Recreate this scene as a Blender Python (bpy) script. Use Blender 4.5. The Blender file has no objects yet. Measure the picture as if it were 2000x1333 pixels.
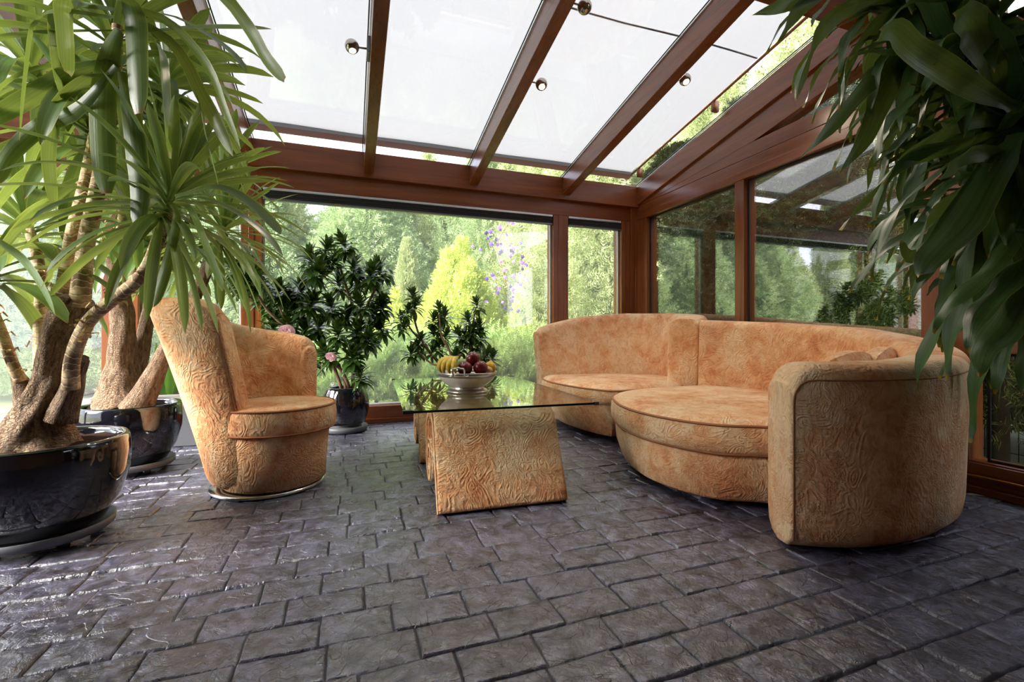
import bpy, math, random
import numpy as np
from mathutils import Vector, noise as mnoise

random.seed(7)
RNG = np.random.default_rng(11)
SC = bpy.context.scene
COL = SC.collection
PI = math.pi

# ------------------------------------------------------------------ camera
CAM_H = 0.8                       # metres above the floor
YAW = math.atan2(317, 889)        # turned right of the room's long axis
SY, CY = math.sin(YAW), math.cos(YAW)
cam = bpy.data.cameras.new('camera')
camo = bpy.data.objects.new('camera', cam)
COL.objects.link(camo)
camo.location = (0, 0, CAM_H)
camo.rotation_euler = (PI / 2, 0, -YAW)
cam.sensor_width = 36.0
cam.lens = 889 / 2000 * 36
cam.shift_y = -14.5 / 2000
cam.clip_start = 0.05
cam.clip_end = 200
SC.camera = camo


def at(u, v, F):
    """room point seen at photo pixel (u, v) at forward distance F metres"""
    R = (u - 1000) / 889 * F
    return Vector((SY * F + CY * R, CY * F - SY * R, CAM_H + (652 - v) / 889 * F))


# ------------------------------------------------------------------ nodes
def new_mat(name):
    m = bpy.data.materials.new(name)
    m.use_nodes = True
    nt = m.node_tree
    for n in list(nt.nodes):
        nt.nodes.remove(n)
    return m, nt


class NB:
    def __init__(s, nt):
        s.nt = nt

    def n(s, kind, props=None, **inp):
        nd = s.nt.nodes.new(kind)
        for k, v in (props or {}).items():
            setattr(nd, k, v)
        for k, v in inp.items():
            key = k.replace('_', ' ')
            sock = nd.inputs[int(k[1:])] if (k[0] == 'i' and k[1:].isdigit()) else nd.inputs[key]
            if isinstance(v, bpy.types.NodeSocket):
                s.nt.links.new(v, sock)
            else:
                sock.default_value = v
        return nd

    def ramp(s, fac, stops, interp='LINEAR'):
        nd = s.nt.nodes.new('ShaderNodeValToRGB')
        nd.color_ramp.interpolation = interp
        el = nd.color_ramp.elements
        while len(el) > 1:
            el.remove(el[-1])
        el[0].position = stops[0][0]
        el[0].color = c4(stops[0][1])
        for p, c in stops[1:]:
            e = el.new(p)
            e.color = c4(c)
        s.nt.links.new(fac, nd.inputs['Fac'])
        return nd.outputs['Color']

    def mix(s, fac, a, b, mode='MIX'):
        nd = s.nt.nodes.new('ShaderNodeMix')
        nd.data_type = 'RGBA'
        nd.blend_type = mode
        for k, v in ((0, fac), (6, a), (7, b)):
            if isinstance(v, bpy.types.NodeSocket):
                s.nt.links.new(v, nd.inputs[k])
            else:
                nd.inputs[k].default_value = c4(v) if k else v
        return nd.outputs[2]

    def math(s, op, a, b=0.0, c=0.0):
        nd = s.nt.nodes.new('ShaderNodeMath')
        nd.operation = op
        for k, v in ((0, a), (1, b), (2, c)):
            if isinstance(v, bpy.types.NodeSocket):
                s.nt.links.new(v, nd.inputs[k])
            else:
                nd.inputs[k].default_value = v
        return nd.outputs[0]

    def coord(s, kind='Object', scale=(1, 1, 1), rot=(0, 0, 0)):
        tc = s.nt.nodes.new('ShaderNodeTexCoord')
        mp = s.nt.nodes.new('ShaderNodeMapping')
        mp.inputs['Scale'].default_value = scale
        mp.inputs['Rotation'].default_value = rot
        s.nt.links.new(tc.outputs[kind], mp.inputs['Vector'])
        return mp.outputs['Vector']

    def noise(s, vec, scale, detail=4, rough=0.5, dist=0.0):
        nd = s.n('ShaderNodeTexNoise', None, Vector=vec, Scale=scale, Detail=detail, Roughness=rough, Distortion=dist)
        return nd.outputs['Fac']

    def bump(s, h, strength, dist=0.01, normal=None):
        nd = s.n('ShaderNodeBump', None, Height=h, Strength=strength, Distance=dist)
        if normal is not None:
            s.nt.links.new(normal, nd.inputs['Normal'])
        return nd.outputs['Normal']

    def principled(s, **inp):
        nd = s.nt.nodes.new('ShaderNodeBsdfPrincipled')
        for k, v in inp.items():
            sock = nd.inputs[k.replace('_', ' ')]
            if isinstance(v, bpy.types.NodeSocket):
                s.nt.links.new(v, sock)
            else:
                sock.default_value = c4(v) if isinstance(v, tuple) else v
        return nd.outputs[0]

    def out(s, shader):
        o = s.nt.nodes.new('ShaderNodeOutputMaterial')
        s.nt.links.new(shader, o.inputs['Surface'])


def c4(c):
    return tuple(c) if len(c) == 4 else (c[0], c[1], c[2], 1.0)


def srgb(r, g, b):
    def f(x):
        x /= 255
        return x / 12.92 if x <= 0.04045 else ((x + 0.055) / 1.055) ** 2.4
    return (f(r), f(g), f(b))


M = {}


def simple(name, col, rough=0.5, metal=0.0, bump=0.0, bscale=60, vary=0.0, **kw):
    m, nt = new_mat(name)
    b = NB(nt)
    v = b.coord()
    args = dict(Roughness=rough, Metallic=metal)
    if vary:
        nz = b.noise(v, 6, 5)
        args['Base_Color'] = b.mix(nz, tuple(x * (1 - vary) for x in col), tuple(min(1, x * (1 + vary)) for x in col))
    else:
        args['Base_Color'] = tuple(col)
    if bump:
        args['Normal'] = b.bump(b.noise(v, bscale, 4), bump, 0.004)
    args.update(kw)
    b.out(b.principled(**args))
    M[name] = m
    return m


def wood(name, axis):
    m, nt = new_mat(name)
    b = NB(nt)
    sc = [9.0, 9.0, 9.0]
    sc[axis] = 0.55
    v = b.coord('Object', tuple(sc))
    n1 = b.noise(v, 2.2, 6, 0.6, 0.6)
    sc2 = [60.0, 60.0, 60.0]
    sc2[axis] = 1.2
    n2 = b.noise(b.coord('Object', tuple(sc2)), 1.5, 3, 0.6)
    col = b.ramp(n1, [(0.25, srgb(106, 54, 25)), (0.5, srgb(138, 74, 35)), (0.72, srgb(160, 92, 46))])
    col = b.mix(b.math('MULTIPLY', n2, 0.35), col, srgb(86, 43, 20))
    b.out(b.principled(Base_Color=col, Roughness=b.math('MULTIPLY_ADD', n2, 0.14, 0.22),
                       Coat_Weight=0.25, Coat_Roughness=0.16, Normal=b.bump(n2, 0.06, 0.002)))
    M[name] = m


wood('wood_x', 0)
wood('wood_y', 1)
wood('wood_z', 2)


def make_floor_mat():
    m, nt = new_mat('slate_paver')
    b = NB(nt)
    v = b.coord()
    g = b.n('ShaderNodeNewGeometry')
    rnd = g.outputs['Random Per Island']
    big = b.noise(v, 0.9, 4, 0.55, 0.4)
    mid = b.noise(v, 7, 4, 0.62, 0.7)
    fine = b.noise(v, 60, 3, 0.7)
    tone = b.ramp(rnd, [(0.0, srgb(34, 34, 47)), (0.35, srgb(48, 48, 65)), (0.65, srgb(56, 50, 62)), (0.85, srgb(49, 51, 66)), (1.0, srgb(66, 66, 84))])
    col = b.mix(b.ramp(b.noise(v, 16, 5, 0.68, 0.8), [(0.42, (0, 0, 0)), (0.72, (1, 1, 1))]), tone, srgb(130, 131, 160))
    col = b.mix(b.ramp(big, [(0.4, (0, 0, 0)), (0.62, (0.45, 0.45, 0.45))]), col, srgb(46, 40, 43))
    # flakes and ledges of the stamped slate
    vor = b.n('ShaderNodeTexVoronoi', {'feature': 'F1'}, Vector=b.n('ShaderNodeMix', {'data_type': 'VECTOR'}, i0=0.08, i4=v, i5=b.n('ShaderNodeTexNoise', None, Vector=v, Scale=5.0).outputs['Color']).outputs[1], Scale=9.0)
    slate = b.noise(v, 20, 6, 0.68, 1.2)
    h = b.math('MULTIPLY_ADD', mid, 0.22, b.math('MULTIPLY_ADD', slate, 0.42, b.math('MULTIPLY', fine, 0.16)))
    h = b.math('MULTIPLY_ADD', vor.outputs['Distance'], 0.3, h)
    led = b.noise(v, 6.5, 3, 0.5, 0.6)
    ledge = b.ramp(led, [(0.0, (0, 0, 0)), (0.415, (0, 0, 0)), (0.425, (0.4, 0.4, 0.4)), (0.56, (0.45, 0.45, 0.45)), (0.568, (0.8, 0.8, 0.8)), (1.0, (0.85, 0.85, 0.85))])
    h = b.math('MULTIPLY_ADD', ledge, 0.26, h)
    rough = b.math('MULTIPLY_ADD', b.ramp(mid, [(0.35, (0, 0, 0)), (0.7, (1, 1, 1))]), 0.22, 0.24)
    nrm = b.bump(h, 1.0, 0.02)
    b.out(b.principled(Base_Color=col, Roughness=rough, Specular_IOR_Level=0.8, Coat_Weight=1.0, Coat_IOR=1.65, Coat_Roughness=0.27, Coat_Normal=nrm, Normal=nrm))
    M['slate_paver'] = m


make_floor_mat()


def make_fabric():
    m, nt = new_mat('embossed_velvet')
    b = NB(nt)
    v = b.coord()
    warpn = b.n('ShaderNodeTexNoise', None, Vector=v, Scale=3.2, Detail=2.0)
    warp = b.n('ShaderNodeVectorMath', {'operation': 'MULTIPLY_ADD'}, i0=warpn.outputs['Color'], i1=(0.55, 0.55, 0.55), i2=v).outputs[0]
    # swirling paisley rings and combed strokes
    vor = b.n('ShaderNodeTexVoronoi', None, Vector=warp, Scale=9.0)
    rings = b.math('MULTIPLY_ADD', b.math('SINE', b.math('MULTIPLY', vor.outputs['Distance'], 34.0)), 0.5, 0.5)
    wav = b.n('ShaderNodeTexWave', {'wave_type': 'BANDS', 'bands_direction': 'DIAGONAL'}, Vector=warp, Scale=11.0, Distortion=13.0, Detail=3.0, Detail_Scale=2.2, Detail_Roughness=0.6)
    sel = b.ramp(b.noise(v, 7.5, 4, 0.6), [(0.44, (0, 0, 0)), (0.52, (1, 1, 1))])
    pat = b.mix(sel, rings, wav.outputs['Fac'])
    pat = b.math('POWER', pat, 1.4)
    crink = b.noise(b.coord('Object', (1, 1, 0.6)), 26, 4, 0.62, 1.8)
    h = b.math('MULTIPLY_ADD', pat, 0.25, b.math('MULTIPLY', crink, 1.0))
    big = b.noise(v, 2.4, 4, 0.62, 0.5)
    mid = b.noise(v, 12, 4, 0.7, 0.8)
    f = b.math('MULTIPLY_ADD', mid, 0.5, b.math('MULTIPLY', big, 0.75))
    col = b.ramp(f, [(0.40, srgb(190, 103, 64)), (0.50, srgb(219, 145, 94)), (0.60, srgb(238, 182, 130)), (0.72, srgb(248, 214, 170))])
    wear = b.ramp(b.noise(v, 1.7, 4, 0.6), [(0.56, (0, 0, 0)), (0.72, (0.55, 0.55, 0.55))])
    col = b.mix(wear, col, srgb(196, 108, 66))
    col = b.mix(b.math('MULTIPLY', pat, 0.25), col, srgb(236, 204, 160))  # ridges tinted lighter: relief shading painted into the nap colour
    col = b.mix(b.ramp(crink, [(0.34, (0.3, 0.3, 0.3)), (0.5, (0, 0, 0))]), col, srgb(176, 100, 58))  # creases tinted darker: shade of the relief painted into the nap colour
    b.out(b.principled(Base_Color=col, Roughness=0.82, Specular_IOR_Level=0.2, Sheen_Weight=0.25, Sheen_Roughness=0.4,
                       Sheen_Tint=(1.0, 0.82, 0.6, 1.0), Normal=b.bump(h, 1.0, 0.010)))
    M['embossed_velvet'] = m


make_fabric()
simple('velvet_piping', srgb(158, 102, 64), 0.8)


def glass(name, refl, tint=(0.975, 0.97, 0.98), haze=0.0, hazecol=(0.92, 0.94, 0.97)):
    """thin pane: looks through, mirrors more at grazing angles"""
    m, nt = new_mat(name)
    b = NB(nt)
    ge = b.n('ShaderNodeNewGeometry')
    dt = b.n('ShaderNodeVectorMath', {'operation': 'DOT_PRODUCT'}, i0=ge.outputs['Normal'], i1=ge.outputs['Incoming']).outputs['Value']
    x5 = b.math('POWER', b.math('SUBTRACT', 1.0, b.math('ABSOLUTE', dt)), 5.0)
    fac = b.math('MINIMUM', b.math('MULTIPLY_ADD', x5, 0.9, 0.04 + refl), 1.0)
    tr = b.n('ShaderNodeBsdfTransparent', None, Color=c4(tint)).outputs[0]
    gl = b.n('ShaderNodeBsdfGlossy', None, Color=(1, 1, 1, 1), Roughness=0.0).outputs[0]
    if haze:
        tl = b.n('ShaderNodeBsdfTranslucent', None, Color=c4(hazecol)).outputs[0]
        nz = b.ramp(b.noise(b.coord(), 0.9, 5, 0.6), [(0.3, (haze * 0.5,) * 3), (0.75, (haze * 1.6,) * 3)])
        tr = b.n('ShaderNodeMixShader', None, i0=nz, i1=tr, i2=tl).outputs[0]
    b.out(b.n('ShaderNodeMixShader', None, i0=fac, i1=tr, i2=gl).outputs[0])
    M[name] = m


glass('glass_window', 0.02, haze=0.04)
glass('glass_hazy', 0.02, haze=0.09)
glass('glass_side', 0.17)
glass('glass_roof', 0.0)
glass('glass_table', 0.10, (0.86, 0.93, 0.89))
simple('glass_edge', srgb(16, 34, 30), 0.08)

simple('white_metal', (0.72, 0.74, 0.76), 0.35, 0.6)
simple('grey_metal', srgb(120, 122, 126), 0.4, 0.7)
simple('chrome', (0.42, 0.38, 0.34), 0.08, 1.0)
simple('steel', (0.72, 0.72, 0.73), 0.18, 1.0)
simple('pewter', (0.55, 0.52, 0.48), 0.28, 1.0)
simple('black_plastic', srgb(14, 14, 16), 0.3)
simple('rubber_seal', srgb(22, 22, 23), 0.6)
simple('blind_cloth', srgb(38, 37, 38), 0.85, bump=0.1)
simple('ceramic', srgb(242, 237, 228), 0.16, vary=0.03)
simple('soil', srgb(58, 42, 34), 0.95, bump=1.0, bscale=110, vary=0.5, Specular_IOR_Level=0.1)
simple('saucer_grey', srgb(88, 90, 95), 0.45, vary=0.1)
simple('planter_grey', srgb(110, 113, 118), 0.5, 0.3, bump=0.1, vary=0.12)
simple('planter_rim', srgb(158, 156, 148), 0.45, 0.2)
simple('plaster', srgb(160, 128, 100), 0.9, bump=0.1)
simple('brass', srgb(190, 140, 70), 0.25, 1.0)
simple('copper_rail', srgb(140, 88, 60), 0.4, 0.5)
simple('mortar', srgb(54, 52, 58), 0.6, bump=0.5, bscale=90, vary=0.3)
simple('paving', srgb(176, 172, 168), 0.85, bump=0.3, vary=0.08)
simple('lawn_green', srgb(112, 128, 78), 0.9, bump=0.8, bscale=50, vary=0.35)
simple('dry_husk', srgb(214, 184, 136), 0.85)


def glaze():
    m, nt = new_mat('black_glaze')
    b = NB(nt)
    v = b.coord()
    nz = b.noise(v, 9, 5, 0.6)
    col = b.ramp(nz, [(0.4, srgb(10, 11, 16)), (0.7, srgb(26, 28, 38))])
    b.out(b.principled(Base_Color=col, Roughness=0.06, Specular_IOR_Level=0.7, Coat_Weight=0.6, Coat_Roughness=0.03,
                       Normal=b.bump(b.noise(v, 14, 3), 0.12, 0.01)))
    M['black_glaze'] = m


glaze()


def bark():
    m, nt = new_mat('yucca_bark')
    b = NB(nt)
    uv = b.coord('UV', (1, 1, 1))
    cells = b.n('ShaderNodeTexVoronoi', {'feature': 'DISTANCE_TO_EDGE'}, Vector=b.coord('UV', (30, 46, 1)), Scale=1.0)
    crack = b.ramp(cells.outputs['Distance'], [(0.0, (0, 0, 0)), (0.16, (1, 1, 1))])
    n1 = b.noise(b.coord('Object', (1, 1, 0.35)), 45, 6, 0.7)
    n2 = b.noise(b.coord('Object'), 5, 4)
    col = b.ramp(n1, [(0.3, srgb(120, 94, 72)), (0.5, srgb(178, 148, 118)), (0.68, srgb(222, 200, 170))])
    col = b.mix(b.math('MULTIPLY', n2, 0.5), col, srgb(160, 128, 98))
    n3 = b.noise(b.coord('UV', (34, 9, 1)), 1.0, 7, 0.7, 0.6)
    h = b.math('MULTIPLY_ADD', crack, 0.22, b.math('MULTIPLY_ADD', n3, 0.7, b.math('MULTIPLY', n1, 0.5)))
    col = b.mix(b.ramp(n3, [(0.36, (1, 1, 1)), (0.52, (0, 0, 0))]), col, srgb(100, 76, 58))
    b.out(b.principled(Base_Color=col, Roughness=0.9, Normal=b.bump(h, 1.0, 0.035)))
    M['yucca_bark'] = m
    # ringed younger cane: tan scars and brown bands
    m, nt = new_mat('yucca_cane')
    b = NB(nt)
    tc = b.coord('UV', (1, 1, 1))
    sep = b.n('ShaderNodeSeparateXYZ', None, Vector=tc)
    wob = b.noise(b.coord('UV', (3, 9, 1)), 1.0, 3)
    y = b.math('MULTIPLY_ADD', wob, 0.07, sep.outputs['Y'])
    ring = b.math('FRACT', b.math('MULTIPLY', y, 38.0))
    patch = b.noise(b.coord('UV', (2.2, 14, 1)), 1.0, 3, 0.6)
    base = b.ramp(patch, [(0.40, srgb(146, 120, 94)), (0.5, srgb(196, 168, 130)), (0.57, srgb(232, 212, 168))])
    col = b.mix(b.ramp(ring, [(0.0, (0.9, 0.9, 0.9)), (0.10, (0.9, 0.9, 0.9)), (0.2, (0, 0, 0)), (1.0, (0, 0, 0))]), base, srgb(236, 222, 186))
    col = b.mix(b.ramp(ring, [(0.16, (0, 0, 0)), (0.22, (0.6, 0.6, 0.6)), (0.36, (0, 0, 0))]), col, srgb(112, 86, 64))
    b.out(b.principled(Base_Color=col, Roughness=0.8, Normal=b.bump(ring, 0.7, 0.006)))
    M['yucca_cane'] = m


bark()


def leafmat(name, dark, light, edge, trans, rough=0.38, edge_w=0.08, tip=None, stripes=18.0, spec=0.5):
    m, nt = new_mat(name)
    b = NB(nt)
    uv = b.coord('UV')
    sep = b.n('ShaderNodeSeparateXYZ', None, Vector=uv)
    st = b.noise(b.coord('UV', (stripes, 0.6, 1)), 1.0, 3, 0.6)
    g = b.n('ShaderNodeNewGeometry')
    rnd = g.outputs['Random Per Island']
    col = b.mix(b.ramp(st, [(0.36, (0, 0, 0)), (0.64, (1, 1, 1))]), dark, light)
    col = b.mix(b.math('MULTIPLY', rnd, 0.45), col, tuple(x * 1.35 for x in light))
    a = b.math('ABSOLUTE', b.math('SUBTRACT', sep.outputs['X'], 0.5))
    if edge_w > 0:
        e = b.ramp(a, [(0.5 - edge_w, (0, 0, 0)), (0.5 - edge_w * 0.3, (1, 1, 1))])
        col = b.mix(e, col, edge)
    if tip:
        t = b.ramp(sep.outputs['Y'], [(0.962, (0, 0, 0)), (0.99, (1, 1, 1))])
        col = b.mix(t, col, tip)
    p = b.principled(Base_Color=col, Roughness=rough, Specular_IOR_Level=spec, Normal=b.bump(st, 0.25, 0.003))
    tl = b.n('ShaderNodeBsdfTranslucent', None, Color=b.mix(0.5, col, tuple(min(1, x * 2.0) for x in edge), 'MIX')).outputs[0]
    b.out(b.n('ShaderNodeMixShader', None, i0=trans, i1=p, i2=tl).outputs[0])
    M[name] = m


leafmat('yucca_leaf', srgb(42, 70, 26), srgb(102, 134, 70), srgb(158, 170, 70), 0.27, 0.34, 0.06, srgb(120, 92, 50))
leafmat('corn_leaf', srgb(44, 72, 36), srgb(78, 108, 56), srgb(124, 142, 60), 0.16, 0.38, 0.025, srgb(190, 150, 40), 10.0)
leafmat('compact_leaf', srgb(32, 60, 22), srgb(66, 98, 36), srgb(104, 126, 44), 0.14, 0.22, 0.0, None, 6.0)
leafmat('broad_leaf', srgb(60, 110, 40), srgb(90, 140, 60), srgb(120, 160, 60), 0.25, 0.4, 0.0)


def foliage(name, a, bcol, c, trans=0.3):
    m, nt = new_mat(name)
    b = NB(nt)
    g = b.n('ShaderNodeNewGeometry')
    oi = b.n('ShaderNodeObjectInfo')
    col = b.ramp(g.outputs['Random Per Island'], [(0.0, a), (0.5, bcol), (1.0, c)])
    col = b.mix(b.math('MULTIPLY', oi.outputs['Random'], 0.35), col, bcol)
    d = b.principled(Base_Color=col, Roughness=0.6, Specular_IOR_Level=0.25)
    tl = b.n('ShaderNodeBsdfTranslucent', None, Color=col).outputs[0]
    b.out(b.n('ShaderNodeMixShader', None, i0=trans, i1=d, i2=tl).outputs[0])
    M[name] = m


foliage('thuja_green', srgb(118, 134, 90), srgb(172, 184, 130), srgb(218, 222, 176))
foliage('thuja_blue', srgb(112, 136, 92), srgb(160, 180, 128), srgb(204, 216, 170))
foliage('thuja_gold', srgb(146, 164, 66), srgb(190, 204, 102), srgb(226, 234, 150))
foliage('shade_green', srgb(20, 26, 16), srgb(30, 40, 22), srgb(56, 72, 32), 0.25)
foliage('laurel_green', srgb(40, 50, 26), srgb(80, 100, 44), srgb(190, 206, 110), 0.45)
foliage('grassy_green', srgb(130, 160, 92), srgb(168, 194, 120), srgb(200, 216, 148))
simple('tree_trunk', srgb(66, 52, 42), 0.9, bump=0.8, bscale=30, vary=0.3)
simple('clematis', srgb(112, 78, 160), 0.6)
leafmat('rose_pink', srgb(236, 172, 188), srgb(250, 216, 222), srgb(240, 180, 196), 0.35, 0.6, 0.0, None, 3.0)
simple('stem_brown', srgb(132, 104, 78), 0.8, bump=0.5, bscale=80, vary=0.25)
simple('stem_green', srgb(86, 112, 60), 0.5, vary=0.2)


def awning_mat():
    m, nt = new_mat('awning_cloth')
    b = NB(nt)
    weave = b.noise(b.coord('Object', (60, 8, 8)), 1.5, 3)
    st = b.noise(b.coord('Object', (1, 1, 1)), 1.6, 5, 0.6)
    col = b.mix(b.math('MULTIPLY', weave, 0.3), (0.205, 0.205, 0.203), (0.168, 0.17, 0.17))
    col = b.mix(b.ramp(st, [(0.5, (0, 0, 0)), (0.72, (0.3, 0.3, 0.3))]), col, (0.21, 0.216, 0.196))
    tl = b.n('ShaderNodeBsdfTranslucent', None, Color=col).outputs[0]
    df = b.n('ShaderNodeBsdfDiffuse', None, Color=col).outputs[0]
    b.out(b.n('ShaderNodeMixShader', None, i0=0.72, i1=df, i2=tl).outputs[0])
    M['awning_cloth'] = m


awning_mat()


def fruit(name, stops, rough=0.3, scale=5.0, bump=0.1, bs=60):
    m, nt = new_mat(name)
    b = NB(nt)
    v = b.coord('Object', (1, 1, 0.6))
    f = b.noise(v, scale * 4, 5, 0.6)
    b.out(b.principled(Base_Color=b.ramp(f, stops), Roughness=rough, Normal=b.bump(b.noise(v, bs * 3, 2), bump, 0.001)))
    M[name] = m


fruit('red_apple', [(0.3, srgb(72, 16, 22)), (0.55, srgb(112, 28, 32)), (0.8, srgb(160, 70, 54))], 0.22, 6)
fruit('green_apple', [(0.3, srgb(140, 158, 70)), (0.7, srgb(180, 186, 104))], 0.3)
fruit('lemon_skin', [(0.3, srgb(214, 160, 24)), (0.7, srgb(240, 194, 50))], 0.4, 5, 0.5, 90)
fruit('peach_skin', [(0.3, srgb(208, 160, 90)), (0.7, srgb(226, 190, 130))], 0.6)
fruit('banana_skin', [(0.3, srgb(206, 170, 46)), (0.55, srgb(224, 196, 74)), (0.8, srgb(190, 186, 74))], 0.4, 2.5)
simple('banana_stem', srgb(110, 84, 44), 0.7)


def emit(name, col, strength):
    m, nt = new_mat(name)
    b = NB(nt)
    b.out(b.n('ShaderNodeEmission', None, Color=c4(col), Strength=strength).outputs[0])
    M[name] = m


emit('lamp_glow', (1.0, 0.66, 0.30), 4)


# ------------------------------------------------------------------ mesh helpers
ORG = {}


class MB:
    """collects shapes, then links them as ONE mesh object"""

    def __init__(s):
        s.v, s.f, s.uv, s.mi = [], [], [], []

    def add(s, verts, faces, uvs=None, mi=0):
        o = len(s.v)
        s.v += [tuple(p) for p in verts]
        for f in faces:
            s.f.append(tuple(i + o for i in f))
            s.mi.append(mi)
        s.uv += list(uvs) if uvs is not None else [(0.5, 0.5)] * len(verts)

    def box(s, a, b, mi=0):
        x0, y0, z0 = (min(a[i], b[i]) for i in range(3))
        x1, y1, z1 = (max(a[i], b[i]) for i in range(3))
        s.add([(x0, y0, z0), (x1, y0, z0), (x1, y1, z0), (x0, y1, z0), (x0, y0, z1), (x1, y0, z1), (x1, y1, z1), (x0, y1, z1)],
              [(0, 3, 2, 1), (4, 5, 6, 7), (0, 1, 5, 4), (1, 2, 6, 5), (2, 3, 7, 6), (3, 0, 4, 7)], mi=mi)

    def prism(s, poly, ext, mi=0):
        """poly: 3D points of one face, ext: extrusion vector"""
        n = len(poly)
        e = Vector(ext)
        vs = [Vector(p) for p in poly] + [Vector(p) + e for p in poly]
        fs = [tuple(range(n - 1, -1, -1)), tuple(range(n, 2 * n))]
        fs += [(i, (i + 1) % n, n + (i + 1) % n, n + i) for i in range(n)]
        s.add(vs, fs, mi=mi)

    def tube(s, pts, radii, seg=10, caps=True, mi=0, jitter=0.0, vscale=1.0):
        pts = [Vector(p) for p in pts]
        n = len(pts)
        if not hasattr(radii, '__len__'):
            radii = [radii] * n
        t0 = (pts[1] - pts[0]).normalized()
        ref = Vector((0, 0, 1)) if abs(t0.z) < 0.9 else Vector((1, 0, 0))
        nrm = t0.cross(ref).normalized()
        vs, us = [], []
        L = 0
        for i, p in enumerate(pts):
            t = (pts[min(i + 1, n - 1)] - pts[max(i - 1, 0)]).normalized()
            nrm = (nrm - t * nrm.dot(t)).normalized()
            bn = t.cross(nrm)
            if i:
                L += (p - pts[i - 1]).length
            for k in range(seg + 1):
                a = 2 * PI * k / seg
                r = radii[i]
                d = nrm * math.cos(a) + bn * math.sin(a)
                if jitter:
                    kk = k % seg
                    r *= 1 + jitter * mnoise.noise(Vector((d.x * 1.7 + p.x * 3, d.y * 1.7 + p.y * 3, p.z * 9 + d.z)))
                vs.append(p + d * r)
                us.append((k / seg, L * vscale))
        fs = []
        w = seg + 1
        for i in range(n - 1):
            for k in range(seg):
                fs.append((i * w + k, i * w + k + 1, (i + 1) * w + k + 1, (i + 1) * w + k))
        if caps:
            fs.append(tuple(range(seg - 1, -1, -1)))
            fs.append(tuple((n - 1) * w + k for k in range(seg)))
        s.add(vs, fs, us, mi)

    def lathe(s, prof, c, seg=32, mi=0, sx=1.0, sy=1.0):
        vs, fs = [], []
        n = len(prof)
        for r, z in prof:
            for k in range(seg):
                a = 2 * PI * k / seg
                vs.append((c[0] + r * math.cos(a) * sx, c[1] + r * math.sin(a) * sy, c[2] + z))
        for i in range(n - 1):
            for k in range(seg):
                k2 = (k + 1) % seg
                fs.append((i * seg + k, i * seg + k2, (i + 1) * seg + k2, (i + 1) * seg + k))
        if prof[0][0] > 1e-6:
            fs.append(tuple(range(seg - 1, -1, -1)))
        if prof[-1][0] > 1e-6:
            fs.append(tuple((n - 1) * seg + k for k in range(seg)))
        s.add(vs, fs, mi=mi)

    def sphere(s, c, r, seg=16, rings=10, scale=(1, 1, 1), mi=0):
        prof = [(max(1e-5, math.sin(PI * i / rings)) * r, -math.cos(PI * i / rings) * r * scale[2]) for i in range(rings + 1)]
        s.lathe(prof, c, seg, mi, scale[0], scale[1])

    def build(s, name, mat, parent=None, smooth=True, bevel=0.0, subd=0, origin=None):
        me = bpy.data.meshes.new(name)
        o = bpy.data.objects.new(name, me)
        if parent is not None:
            o.parent = parent
            og = ORG[parent]
        else:
            og = Vector(origin) if origin is not None else Vector((0, 0, 0))
            o.location = og
        ORG[o] = og
        va = np.array(s.v, dtype=np.float64).reshape(-1, 3) - np.array(og)
        me.from_pydata(va.tolist(), [], s.f)
        mats = mat if isinstance(mat, (list, tuple)) else [mat]
        for mm in mats:
            me.materials.append(M[mm])
        if len(mats) > 1:
            me.polygons.foreach_set('material_index', s.mi)
        uvl = me.uv_layers.new(name='UVMap')
        li = np.empty(len(me.loops), dtype=np.int32)
        me.loops.foreach_get('vertex_index', li)
        uvl.data.foreach_set('uv', np.array(s.uv, dtype=np.float32)[li].ravel())
        if smooth:
            me.polygons.foreach_set('use_smooth', [True] * len(me.polygons))
        me.update()
        COL.objects.link(o)
        if bevel:
            bm = o.modifiers.new('bevel', 'BEVEL')
            bm.width = bevel
            bm.segments = 2
            bm.limit_method = 'ANGLE'
            bm.harden_normals = False
        if subd:
            sm = o.modifiers.new('subd', 'SUBSURF')
            sm.levels = subd
            sm.render_levels = subd
        return o


def tag(o, label, cat, group=None, kind=None):
    o['label'] = label
    o['category'] = cat
    if group:
        o['group'] = group
    if kind:
        o['kind'] = kind
    return o


def thing(name, label, cat, loc, group=None, kind=None):
    o = bpy.data.objects.new(name, None)
    o.empty_display_size = 0.1
    o.location = loc
    COL.objects.link(o)
    ORG[o] = Vector(loc)
    return tag(o, label, cat, group, kind)


def struct(mb, name, mat, label, cat, **kw):
    kw.setdefault('smooth', False)
    return tag(mb.build(name, mat, **kw), label, cat, kind='structure')


def copy_tree(o, parent=None):
    c = o.copy()
    COL.objects.link(c)
    c.parent = parent
    ORG[c] = ORG[o]
    for ch in list(o.children):
        copy_tree(ch, c)
    return c


def spline(pts, n):
    """Catmull-Rom through points, n samples, any dimension"""
    P = np.array(pts, float)
    P = np.vstack([2 * P[0] - P[1], P, 2 * P[-1] - P[-2]])
    seg = len(P) - 3
    out = []
    for i in range(n):
        t = i / (n - 1) * seg
        k = min(int(t), seg - 1)
        t -= k
        a, b, c, d = P[k:k + 4]
        out.append(0.5 * ((2 * b) + (c - a) * t + (2 * a - 5 * b + 4 * c - d) * t * t + (3 * b - a - 3 * c + d) * t ** 3))
    return np.array(out)


def even(pts, n):
    """resample a polyline (numpy) evenly"""
    d = np.r_[0, np.cumsum(np.linalg.norm(np.diff(pts, axis=0), axis=1))]
    t = np.linspace(0, d[-1], n)
    return np.stack([np.interp(t, d, pts[:, k]) for k in range(pts.shape[1])], 1)


# ------------------------------------------------------------------ room shell
XR, YF = 2.97, 4.25
XL, YB = -2.65, -1.3
RK, RZ0 = 0.195, 2.40


def roofz(y):
    return RZ0 + RK * (YF - y)


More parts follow.
